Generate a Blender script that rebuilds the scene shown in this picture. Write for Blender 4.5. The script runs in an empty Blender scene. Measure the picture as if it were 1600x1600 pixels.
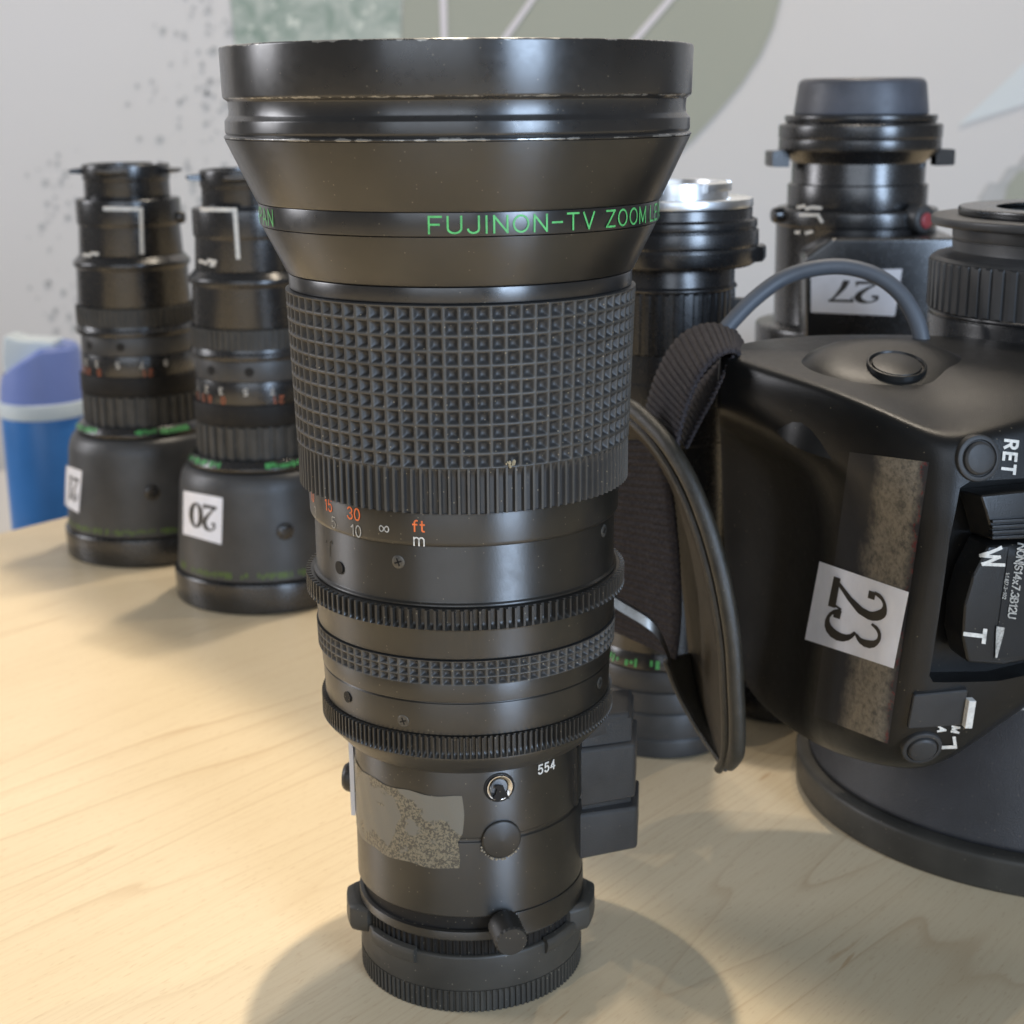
import bpy, bmesh, math, random
from mathutils import Vector, Matrix
from mathutils.bvhtree import BVHTree

random.seed(7)
SC = bpy.context.scene
COL = SC.collection
R = math.radians
PI = math.pi

# ------------------------------------------------------------------ camera
CAM = Vector((0.0126, -0.40, 0.2368)); PITCH = R(14.846); ROLL = R(-0.472); FPX = 2425.0
FWD = Vector((0, math.cos(PITCH), -math.sin(PITCH)))
_dn = Vector((0, -math.sin(PITCH), -math.cos(PITCH))); _rt = Vector((1, 0, 0))
IMX = _rt * math.cos(ROLL) - _dn * math.sin(ROLL)
IMY = _rt * math.sin(ROLL) + _dn * math.cos(ROLL)
cd = bpy.data.cameras.new('camera'); cam = bpy.data.objects.new('camera', cd); COL.objects.link(cam)
cd.sensor_width = 36; cd.lens = 36 * FPX / 1600; cd.clip_start = 0.01; cd.clip_end = 50
m = Matrix.Identity(4)
for i in range(3):
    m[i][0] = IMX[i]; m[i][1] = -IMY[i]; m[i][2] = -FWD[i]; m[i][3] = CAM[i]
cam.matrix_world = m
cd.dof.use_dof = True; cd.dof.focus_distance = 0.375; cd.dof.aperture_fstop = 24
SC.camera = cam

# ------------------------------------------------------------------ light
w = bpy.data.worlds.new('World'); SC.world = w; w.use_nodes = True
bg = w.node_tree.nodes['Background']; bg.inputs[0].default_value = (0.86, 0.82, 0.77, 1); bg.inputs[1].default_value = 0.15

def aim(o, loc, tgt):
    o.location = loc
    o.rotation_euler = (Vector(tgt) - Vector(loc)).to_track_quat('-Z', 'Y').to_euler()

def area(name, loc, tgt, sx, sy, power, col):
    l = bpy.data.lights.new(name, 'AREA'); l.shape = 'RECTANGLE'; l.size = sx; l.size_y = sy
    l.energy = power; l.color = col
    o = bpy.data.objects.new(name, l); COL.objects.link(o); aim(o, loc, tgt); return o

def spot(name, loc, tgt, power, col, ang, blend, rad):
    l = bpy.data.lights.new(name, 'SPOT'); l.energy = power; l.color = col
    l.spot_size = R(ang); l.spot_blend = blend; l.shadow_soft_size = rad
    o = bpy.data.objects.new(name, l); COL.objects.link(o); aim(o, loc, tgt); return o

WARM = (1.0, 0.865, 0.68)
spot('ceiling_spot_left', (-0.045, 0.21, 2.10), (-0.8104, -0.4276, 2.0126), 112, WARM, 168, 0.016, 0.016)
spot('ceiling_spot_right', (0.50, 0.55, 1.75), (0.14, -0.05, 0), 11, WARM, 60, 0.25, 0.012)
spot('ceiling_spot_centre', (0.16, 0.70, 1.80), (0.12, 0.0, 0), 9, WARM, 60, 0.3, 0.012)
spot('added_wall_spot', (0.25, 0.95, 1.9), (0.25, 1.5, 0.3), 50, (1.0, 0.885, 0.74), 120, 0.6, 0.05)  # added lamp that only brightens the wall, no such fixture known
area('window_right', (1.55, -2.25, 0.75), (0.05, 0.05, 0.12), 0.75, 1.5, 62, (0.58, 0.75, 1.0))
area('window_behind', (-0.55, -2.70, 1.0), (0.05, 0.05, 0.12), 2.2, 1.4, 23, (0.78, 0.87, 1.0))
area('window_left', (-2.3, 0.45, 0.9), (0.0, 0.1, 0.12), 0.7, 1.2, 22, (0.95, 0.95, 1.0))

SC.view_settings.view_transform = 'Standard'
SC.view_settings.look = 'None'
SC.view_settings.exposure = 0.15
SC.view_settings.gamma = 1

# ------------------------------------------------------------------ pixel rays (1600 px frame) -> real places
def ray(x, y): return FWD + IMX * ((x - 800) / FPX) + IMY * ((y - 800) / FPX)
def at(x, y, Y):
    v = ray(x, y); return CAM + v * ((Y - CAM.y) / v.y)
def atz(x, y, z=0.0):
    v = ray(x, y); return CAM + v * ((z - CAM.z) / v.z)
def oncyl(x, y, r, ax, ay):
    v = ray(x, y); ox, oy = CAM.x - ax, CAM.y - ay
    a = v.x ** 2 + v.y ** 2; b = 2 * (ox * v.x + oy * v.y); c = ox * ox + oy * oy - r * r
    t = (-b - math.sqrt(max(b * b - 4 * a * c, 0))) / (2 * a)
    return CAM + v * t
def polar(ax, ay, r, deg, z):
    a = R(deg); return Vector((ax + r * math.sin(a), ay - r * math.cos(a), z))

# ------------------------------------------------------------------ materials
def nodes_of(name):
    mt = bpy.data.materials.new(name); mt.use_nodes = True
    nt = mt.node_tree; return mt, nt, nt.nodes['Principled BSDF']
def N(nt, typ, **kw):
    n = nt.nodes.new(typ)
    for k, v in kw.items():
        if k in ('inp',):
            for kk, vv in v.items(): n.inputs[kk].default_value = vv
        else: setattr(n, k, v)
    return n
def L(nt, a, b): nt.links.new(a, b)
def ramp(nt, src, stops, interp='LINEAR'):
    r = nt.nodes.new('ShaderNodeValToRGB'); r.color_ramp.interpolation = interp
    e = r.color_ramp.elements
    while len(e) < len(stops): e.new(0.5)
    for el, (p, c) in zip(e, stops):
        el.position = p; el.color = c if len(c) == 4 else (*c, 1)
    L(nt, src, r.inputs[0]); return r
def mixc(nt, fac, a, b):
    n = nt.nodes.new('ShaderNodeMix'); n.data_type = 'RGBA'
    for s, v in ((0, fac), (6, a), (7, b)):
        if hasattr(v, 'links'): L(nt, v, n.inputs[s])
        else: n.inputs[s].default_value = v if s == 0 else (*v, 1)
    return n.outputs[2]
def math_(nt, op, a, b=None, clamp=False):
    n = nt.nodes.new('ShaderNodeMath'); n.operation = op; n.use_clamp = clamp
    for s, v in ((0, a), (1, b)):
        if v is None: continue
        if hasattr(v, 'links'): L(nt, v, n.inputs[s])
        else: n.inputs[s].default_value = v
    return n.outputs[0]
def objco(nt): return nt.nodes.new('ShaderNodeTexCoord').outputs['Object']
def noise(nt, co, scale, detail=3, rough=0.55, dist=0.0):
    n = nt.nodes.new('ShaderNodeTexNoise'); n.inputs['Scale'].default_value = scale
    n.inputs['Detail'].default_value = detail; n.inputs['Roughness'].default_value = rough
    n.inputs['Distortion'].default_value = dist; L(nt, co, n.inputs['Vector']); return n.outputs['Fac']
def bump(nt, h, strength, dist, bsdf):
    b = nt.nodes.new('ShaderNodeBump'); b.inputs['Strength'].default_value = strength
    b.inputs['Distance'].default_value = dist; L(nt, h, b.inputs['Height']); L(nt, b.outputs[0], bsdf.inputs['Normal'])
def specks(nt, co, scale, size, keep):
    v = nt.nodes.new('ShaderNodeTexVoronoi'); v.inputs['Scale'].default_value = scale; L(nt, co, v.inputs['Vector'])
    near = math_(nt, 'LESS_THAN', v.outputs['Distance'], size)
    sep = nt.nodes.new('ShaderNodeSeparateColor'); L(nt, v.outputs['Color'], sep.inputs[0])
    return math_(nt, 'MULTIPLY', near, math_(nt, 'LESS_THAN', sep.outputs[0], keep))

def black(name, base, rough, spec=0.5, dust=0.12, dustcol=(0.20, 0.17, 0.12), grain=0.0, wear=None, ior=1.5, nscale=60, aniso=0.0):
    mt, nt, b = nodes_of(name); co = objco(nt)
    n1 = noise(nt, co, nscale, 5); n2 = noise(nt, co, nscale * 7, 3)
    lo = tuple(c * 0.75 for c in base); hi = tuple(c * 1.3 for c in base)
    c = ramp(nt, n1, [(0.3, lo), (0.7, hi)]).outputs[0]
    sp = specks(nt, co, 900, 0.16, dust)
    c = mixc(nt, math_(nt, 'MULTIPLY', sp, 0.55), c, dustcol)
    n3 = noise(nt, co, 28, 4, 0.7, 0.8)   # handling smears
    rg = math_(nt, 'ADD', math_(nt, 'ADD', math_(nt, 'MULTIPLY', n2, 0.14), math_(nt, 'MULTIPLY', n3, 0.16)), rough - 0.15)
    if wear:
        xyz = nt.nodes.new('ShaderNodeSeparateXYZ'); L(nt, co, xyz.inputs[0])
        tot = None
        for z0, dz, th, scl in wear:
            d = math_(nt, 'ABSOLUTE', math_(nt, 'SUBTRACT', xyz.outputs[2], z0))
            band = math_(nt, 'SUBTRACT', 1.0, math_(nt, 'DIVIDE', d, dz), True)
            nn = noise(nt, co, scl, 6, 0.7)
            mk = math_(nt, 'GREATER_THAN', math_(nt, 'ADD', nn, math_(nt, 'MULTIPLY', band, 0.25)), th)
            mk = math_(nt, 'MULTIPLY', mk, math_(nt, 'GREATER_THAN', band, 0.02))
            tot = mk if tot is None else math_(nt, 'MAXIMUM', tot, mk)
        c = mixc(nt, math_(nt, 'MULTIPLY', tot, 0.85), c, (0.42, 0.41, 0.38))
        L(nt, math_(nt, 'MULTIPLY', tot, 0.7), b.inputs['Metallic'])
    L(nt, c, b.inputs['Base Color']); L(nt, rg, b.inputs['Roughness'])
    b.inputs['Specular IOR Level'].default_value = spec; b.inputs['IOR'].default_value = ior
    if grain: bump(nt, noise(nt, co, 2600, 2), grain, 0.0004, b)
    if aniso:   # turned on a lathe: fine grooves run round the barrel
        tg = nt.nodes.new('ShaderNodeTangent'); tg.direction_type = 'RADIAL'; tg.axis = 'Z'
        b.inputs['Anisotropic'].default_value = aniso; b.inputs['Anisotropic Rotation'].default_value = 0.25; L(nt, tg.outputs[0], b.inputs['Tangent'])
    return mt

def plain(name, col, rough, spec=0.5, metal=0.0, vary=0.15, scale=80, grain=0.0):
    mt, nt, b = nodes_of(name); co = objco(nt)
    n1 = noise(nt, co, scale, 4)
    c = ramp(nt, n1, [(0.3, tuple(x * (1 - vary) for x in col)), (0.7, tuple(min(1, x * (1 + vary)) for x in col))]).outputs[0]
    L(nt, c, b.inputs['Base Color']); b.inputs['Metallic'].default_value = metal
    L(nt, math_(nt, 'ADD', math_(nt, 'MULTIPLY', n1, 0.2), rough - 0.1), b.inputs['Roughness'])
    b.inputs['Specular IOR Level'].default_value = spec
    if grain: bump(nt, noise(nt, co, 1800, 3), grain, 0.0003, b)
    return mt

MT = {}
MT['anodised'] = black('anodised', (0.015, 0.0135, 0.011), 0.33, 1.0, 0.09, aniso=0.8)
MT['hood'] = black('hood_metal', (0.0125, 0.0125, 0.0128), 0.30, 1.0, 0.09, aniso=0.7,
                   wear=[(0.2497, 0.0010, 0.72, 170), (0.2287, 0.0007, 0.715, 150), (0.2378, 0.0005, 0.72, 260)])
MT['barrel'] = black('barrel_paint', (0.0125, 0.0112, 0.0088), 0.38, 1.0, 0.11, grain=0.05, aniso=0.8)
MT['rubber'] = black('rubber', (0.050, 0.0475, 0.042), 0.55, 0.45, 0.22, dustcol=(0.25, 0.20, 0.13), nscale=140)
def worn_rubber(name, r0, z0, r1, z1):
    """moulded rubber whose raised ribs are rubbed grey and whose pockets keep a little dirt"""
    mt, nt, b = nodes_of(name); co = objco(nt)
    sx = nt.nodes.new('ShaderNodeSeparateXYZ'); L(nt, co, sx.inputs[0])
    rr = math_(nt, 'SQRT', math_(nt, 'ADD', math_(nt, 'MULTIPLY', sx.outputs[0], sx.outputs[0]), math_(nt, 'MULTIPLY', sx.outputs[1], sx.outputs[1])))
    surf = math_(nt, 'ADD', math_(nt, 'MULTIPLY', math_(nt, 'SUBTRACT', sx.outputs[2], z0), (r1 - r0) / (z1 - z0)), r0)
    dep = math_(nt, 'SUBTRACT', surf, rr)
    topm = ramp(nt, math_(nt, 'MULTIPLY', dep, 1000.0), [(0.10, (1, 1, 1)), (0.42, (0, 0, 0))]).outputs[0]
    n1 = noise(nt, co, 95, 5, 0.65); n2 = noise(nt, co, 700, 4, 0.7)
    c = ramp(nt, n1, [(0.3, (0.026, 0.026, 0.026)), (0.7, (0.036, 0.035, 0.034))]).outputs[0]
    amt = math_(nt, 'MULTIPLY', topm, ramp(nt, n1, [(0.30, (0.45, 0.45, 0.45)), (0.65, (1, 1, 1))]).outputs[0])
    c = mixc(nt, math_(nt, 'MULTIPLY', amt, 0.75), c, (0.085, 0.078, 0.066))
    c = mixc(nt, math_(nt, 'MULTIPLY', ramp(nt, n2, [(0.62, (0, 0, 0)), (0.74, (1, 1, 1))]).outputs[0], 0.30), c, (0.17, 0.14, 0.095))
    c = mixc(nt, math_(nt, 'MULTIPLY', specks(nt, co, 800, 0.17, 0.16), 0.6), c, (0.30, 0.25, 0.17))
    L(nt, c, b.inputs['Base Color']); L(nt, math_(nt, 'ADD', math_(nt, 'MULTIPLY', n2, 0.2), 0.38), b.inputs['Roughness'])
    b.inputs['Specular IOR Level'].default_value = 0.5
    return mt
MT['griprubber'] = worn_rubber('grip_rubber', .0434, .1528, .0447, .1914)
MT['fluterubber'] = worn_rubber('flute_rubber', .0432, .1416, .0432, .1527)
MT['knurlrubber'] = worn_rubber('knurl_rubber', .0401, .0970, .0403, .1034)
MT['palm'] = black('hollow_dark', (0.012, 0.012, 0.012), 0.70, 0.18, 0.10, grain=0.3)  # unused dull black, meant to imitate shade in the grip's finger hollow
MT['gearplastic'] = black('gear_plastic', (0.024, 0.022, 0.019), 0.40, 0.6, 0.25, dustcol=(0.28, 0.24, 0.17))
MT['darkgap'] = black('dark_gap', (0.010, 0.009, 0.008), 0.6, 0.3, 0.3)
MT['capplastic'] = black('cap_plastic', (0.040, 0.037, 0.031), 0.48, 0.45, 0.12, dustcol=(0.3, 0.26, 0.2))
MT['housing'] = black('housing_plastic', (0.034, 0.033, 0.032), 0.44, 0.5, 0.08, grain=0.35)
MT['grip'] = black('grip_paint', (0.010, 0.010, 0.0098), 0.36, 0.38, 0.05, grain=0.15)
def mat_gripbody():
    """painted shell; reflections weakened in the finger hollow to stand in for its shade"""
    mt = black('grip_shell', (0.0095, 0.0095, 0.0093), 0.34, 0.34, 0.05, grain=0.15); nt = mt.node_tree; b = nt.nodes['Principled BSDF']
    sx = nt.nodes.new('ShaderNodeSeparateXYZ'); L(nt, objco(nt), sx.inputs[0])
    my = ramp(nt, math_(nt, 'ADD', math_(nt, 'MULTIPLY', sx.outputs[1], 10.0), 1.0), [(0.22, (0, 0, 0)), (0.34, (1, 1, 1))]).outputs[0]
    mz = ramp(nt, math_(nt, 'MULTIPLY', sx.outputs[2], 5.0), [(0.66, (1, 1, 1)), (0.71, (0, 0, 0))]).outputs[0]
    k = math_(nt, 'MULTIPLY', my, mz)  # hollow mask: duller finish put in to darken it like shade
    src = b.inputs['Roughness'].links[0].from_socket
    L(nt, math_(nt, 'ADD', src, math_(nt, 'MULTIPLY', k, 0.30)), b.inputs['Roughness'])
    L(nt, math_(nt, 'SUBTRACT', 0.34, math_(nt, 'MULTIPLY', k, 0.22)), b.inputs['Specular IOR Level'])
    return mt
MT['gripbody'] = mat_gripbody()
MT['gripdark'] = black('grip_dark', (0.010, 0.010, 0.010), 0.55, 0.35, 0.08)
MT['button'] = black('button_rubber', (0.030, 0.030, 0.030), 0.5, 0.4, 0.05, grain=0.1)
MT['hoodblue'] = black('hood_textured', (0.026, 0.027, 0.031), 0.44, 0.6, 0.10, grain=0.5)
MT['lensblack'] = black('lens_black', (0.013, 0.013, 0.0135), 0.26, 0.9, 0.03)
MT['lensgrey'] = black('lens_grey', (0.042, 0.042, 0.042), 0.42, 0.6, 0.05)
MT['capgrey'] = black('lens_cap_grey', (0.075, 0.08, 0.095), 0.45, 0.5, 0.03)
MT['green'] = plain('green_paint', (0.10, 0.46, 0.13), 0.45, vary=0.25, scale=600)
MT['olive'] = plain('olive_green_paint', (0.10, 0.17, 0.025), 0.5, vary=0.3, scale=500)
MT['orange'] = plain('orange_paint', (0.72, 0.16, 0.045), 0.45, vary=0.2, scale=700)
MT['dullorange'] = plain('dull_orange_paint', (0.42, 0.12, 0.05), 0.5, vary=0.3, scale=500)
MT['white'] = plain('white_paint', (0.62, 0.60, 0.55), 0.45, vary=0.2, scale=700)
MT['worn_white'] = plain('worn_white_paint', (0.34, 0.33, 0.30), 0.5, vary=0.5, scale=1500)
MT['paper'] = plain('paper', (0.84, 0.84, 0.88), 0.75, 0.3, vary=0.04, scale=200)
MT['ink'] = plain('ink', (0.035, 0.03, 0.024), 0.45, vary=0.3)
MT['chrome'] = plain('chrome', (0.72, 0.70, 0.67), 0.2, metal=1.0, vary=0.15, scale=300)
MT['brightalloy'] = plain('bright_alloy', (0.80, 0.82, 0.84), 0.32, metal=1.0, vary=0.1)
MT['buckle'] = plain('buckle_steel', (0.30, 0.29, 0.27), 0.42, metal=1.0, vary=0.25, scale=500)
MT['screwsteel'] = plain('screw_steel', (0.10, 0.095, 0.085), 0.4, metal=0.6, vary=0.3, scale=900)
MT['cable'] = plain('cable_rubber', (0.085, 0.095, 0.11), 0.5, vary=0.1)
MT['leather'] = black('leather', (0.030, 0.026, 0.019), 0.36, 0.6, 0.05, grain=0.5, nscale=200)
MT['leatherin'] = black('leather_lining', (0.036, 0.029, 0.020), 0.6, 0.35, 0.08, grain=0.3)
MT['red'] = plain('red_button', (0.28, 0.045, 0.05), 0.4)
MT['bluep'] = plain('blue_plastic', (0.045, 0.20, 0.52), 0.35, vary=0.1, scale=20)
MT['lilac'] = plain('periwinkle_plastic', (0.22, 0.29, 0.62), 0.4, vary=0.05, scale=20)
MT['whitep'] = plain('white_plastic', (0.74, 0.80, 0.80), 0.4, vary=0.05, scale=30)
MT['brownp'] = plain('brown_plastic', (0.14, 0.07, 0.07), 0.5)

def mat_web():
    mt, nt, b = nodes_of('webbing'); co = objco(nt)
    n = noise(nt, co, 900, 3)
    c = ramp(nt, n, [(0.3, (0.016, 0.014, 0.016)), (0.75, (0.055, 0.047, 0.050))]).outputs[0]
    L(nt, c, b.inputs['Base Color']); b.inputs['Roughness'].default_value = 0.75
    b.inputs['Specular IOR Level'].default_value = 0.3
    bump(nt, noise(nt, co, 2200, 2), 0.6, 0.0004, b); return mt
MT['webbing'] = mat_web()

def mat_glass():
    mt, nt, b = nodes_of('coated_glass')
    b.inputs['Base Color'].default_value = (0.012, 0.010, 0.02, 1); b.inputs['Roughness'].default_value = 0.04
    b.inputs['Specular IOR Level'].default_value = 0.8; return mt
MT['glass'] = mat_glass()

def mat_tape(name, tan, dark, film, zc):
    """clear tape with dried glue: speckled glue, smoother milky film in the middle"""
    mt, nt, b = nodes_of(name); co = objco(nt)
    n1 = noise(nt, co, 1500, 3, 0.6, 0.6); n2 = noise(nt, co, 85, 3, 0.6, 0.4)
    sp = ramp(nt, n1, [(0.46, dark), (0.54, tan)]).outputs[0]
    reg = ramp(nt, n2, [(0.50, (0, 0, 0)), (0.53, (1, 1, 1))]).outputs[0]
    c = mixc(nt, reg, film, sp)
    L(nt, c, b.inputs['Base Color']); b.inputs['Roughness'].default_value = 0.42
    bump(nt, n1, 0.25, 0.0002, b); return mt
MT['tape'] = mat_tape('glue_tape', (0.20, 0.17, 0.115), (0.075, 0.066, 0.05), (0.16, 0.147, 0.118), 0)

def mat_griptape():
    mt, nt, b = nodes_of('torn_tape'); co = objco(nt)
    uv = nt.nodes.new('ShaderNodeUVMap'); sep = nt.nodes.new('ShaderNodeSeparateXYZ'); L(nt, uv.outputs[0], sep.inputs[0])
    n1 = noise(nt, co, 620, 6, 0.75); n2 = noise(nt, co, 170, 4, 0.65)
    u = math_(nt, 'ADD', sep.outputs[0], math_(nt, 'MULTIPLY', math_(nt, 'SUBTRACT', n2, 0.5), 0.30))
    band = ramp(nt, u, [(0.30, (0, 0, 0)), (0.50, (1, 1, 1)), (0.86, (1, 1, 1)), (0.98, (0, 0, 0))]).outputs[0]
    blot = ramp(nt, n1, [(0.32, (0.25, 0.25, 0.25)), (0.56, (1, 1, 1))]).outputs[0]
    blot2 = ramp(nt, n2, [(0.30, (0.25, 0.25, 0.25)), (0.45, (1, 1, 1))]).outputs[0]
    k = math_(nt, 'MULTIPLY', band, math_(nt, 'MULTIPLY', blot, blot2))
    c = mixc(nt, k, (0.024, 0.024, 0.026), (0.22, 0.19, 0.145))
    redm = ramp(nt, u, [(0.93, (0, 0, 0)), (0.96, (1, 1, 1)), (1.0, (0, 0, 0))]).outputs[0]
    c = mixc(nt, math_(nt, 'MULTIPLY', redm, math_(nt, 'GREATER_THAN', n1, 0.53)), c, (0.12, 0.02, 0.02))
    L(nt, c, b.inputs['Base Color']); b.inputs['Roughness'].default_value = 0.4
    bump(nt, n1, 0.3, 0.0002, b); return mt
MT['griptape'] = mat_griptape()

def mat_wood():
    mt, nt, b = nodes_of('maple'); co = objco(nt)
    mp = nt.nodes.new('ShaderNodeMapping'); mp.inputs['Rotation'].default_value = (0, 0, R(-51.3)); L(nt, co, mp.inputs[0])
    def scaled(sx, sy, off=0.0):
        s = nt.nodes.new('ShaderNodeMapping'); s.inputs['Scale'].default_value = (sx, sy, 1); s.inputs['Location'].default_value = (off, off, 0)
        L(nt, mp.outputs[0], s.inputs[0]); return s.outputs[0]
    big = noise(nt, scaled(0.5, 7.5), 1.0, 3, 0.45, 0.12)
    lines = math_(nt, 'FRACT', math_(nt, 'MULTIPLY', big, 34.0))
    lm = ramp(nt, lines, [(0.0, (0, 0, 0)), (0.70, (0.03, 0.03, 0.03)), (0.88, (0.22, 0.22, 0.22)), (0.952, (1, 1, 1)), (0.975, (0.1, 0.1, 0.1)), (1.0, (0, 0, 0))]).outputs[0]
    patch = ramp(nt, noise(nt, scaled(3, 9, 3.1), 1.0, 2), [(0.40, (0.12, 0.12, 0.12)), (0.62, (1, 1, 1))]).outputs[0]
    lm = math_(nt, 'MULTIPLY', lm, patch)
    fib = noise(nt, scaled(30, 900), 1.0, 3)
    fleck = noise(nt, scaled(220, 900, 1.7), 1.0, 2)
    cloud = noise(nt, scaled(5, 14, 5.0), 1.0, 3)
    base = ramp(nt, cloud, [(0.3, (0.67, 0.55, 0.36)), (0.7, (0.73, 0.605, 0.41))]).outputs[0]
    c = mixc(nt, math_(nt, 'MULTIPLY', lm, 0.52), base, (0.47, 0.31, 0.165))
    c = mixc(nt, math_(nt, 'MULTIPLY', ramp(nt, fib, [(0.48, (0, 0, 0)), (0.75, (1, 1, 1))]).outputs[0], 0.34), c, (0.55, 0.39, 0.22))
    c = mixc(nt, math_(nt, 'MULTIPLY', ramp(nt, fleck, [(0.60, (0, 0, 0)), (0.70, (1, 1, 1))]).outputs[0], 0.34), c, (0.50, 0.34, 0.19))
    # a few mineral streaks, short and rust brown
    st = noise(nt, scaled(9, 60, 8.2), 1.0, 2, 0.5, 1.2)
    stm = ramp(nt, st, [(0.735, (0, 0, 0)), (0.76, (1, 1, 1))]).outputs[0]
    c = mixc(nt, math_(nt, 'MULTIPLY', stm, 0.45), c, (0.42, 0.22, 0.08))
    L(nt, c, b.inputs['Base Color']); b.inputs['Roughness'].default_value = 0.42; b.inputs['Specular IOR Level'].default_value = 0.4
    bump(nt, fib, 0.05, 0.0003, b); return mt
MT['wood'] = mat_wood()

def mat_wall(name, c1, c2, scale=1.5):
    mt, nt, b = nodes_of(name); co = objco(nt)
    n = noise(nt, co, scale, 3); n2 = noise(nt, co, 120, 3)
    c = ramp(nt, n, [(0.35, c1), (0.65, c2)]).outputs[0]
    L(nt, c, b.inputs['Base Color']); b.inputs['Roughness'].default_value = 0.8; b.inputs['Specular IOR Level'].default_value = 0.2
    bump(nt, n2, 0.1, 0.001, b); return mt
MT['wall'] = mat_wall('wall_paint', (0.70, 0.66, 0.61), (0.73, 0.69, 0.65))
MT['sage'] = mat_wall('sage_paint', (0.40, 0.40, 0.32), (0.43, 0.43, 0.345))
MT['palewall'] = mat_wall('pale_paint', (0.70, 0.72, 0.70), (0.74, 0.76, 0.74))
MT['vein'] = mat_wall('vein_paint', (0.76, 0.70, 0.69), (0.80, 0.74, 0.73))
MT['dot'] = mat_wall('dot_paint', (0.49, 0.48, 0.45), (0.55, 0.53, 0.50), 40)
def mat_fern():
    mt, nt, b = nodes_of('leafy_paint'); co = objco(nt)
    n = noise(nt, co, 26, 4, 0.7, 0.5); n2 = noise(nt, co, 60, 3, 0.6)
    c = ramp(nt, n, [(0.36, (0.27, 0.335, 0.27)), (0.52, (0.43, 0.47, 0.40)), (0.60, (0.50, 0.53, 0.45))]).outputs[0]
    c = mixc(nt, ramp(nt, n2, [(0.60, (0, 0, 0)), (0.66, (1, 1, 1))]).outputs[0], c, (0.66, 0.68, 0.58))
    L(nt, c, b.inputs['Base Color']); b.inputs['Roughness'].default_value = 0.8; return mt
MT['fern'] = mat_fern()

# ------------------------------------------------------------------ mesh helpers
ORG = {}
def root(name, loc, label, cat, group=None):
    o = bpy.data.objects.new(name, None); COL.objects.link(o); o.location = loc; o.empty_display_size = 0.02
    ORG[o.name] = Vector(loc); o['label'] = label; o['category'] = cat
    if group: o['group'] = group
    return o
def fillet(prof, wd=0.00035):
    out = [prof[0]]
    for a, b, c in zip(prof, prof[1:], prof[2:]):
        A, B, Cc = Vector(a), Vector(b), Vector(c)
        d1, d2 = (A - B), (Cc - B)
        if d1.length < 1e-7 or d2.length < 1e-7: continue
        if d1.angle(d2) > R(160): out.append(b); continue
        k1 = min(wd, d1.length * 0.45); k2 = min(wd, d2.length * 0.45)
        p, q = B + d1.normalized() * k1, B + d2.normalized() * k2
        out += [tuple(p), tuple((p + q) / 4 + B / 2), tuple(q)]
    out.append(prof[-1]); return out

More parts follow.
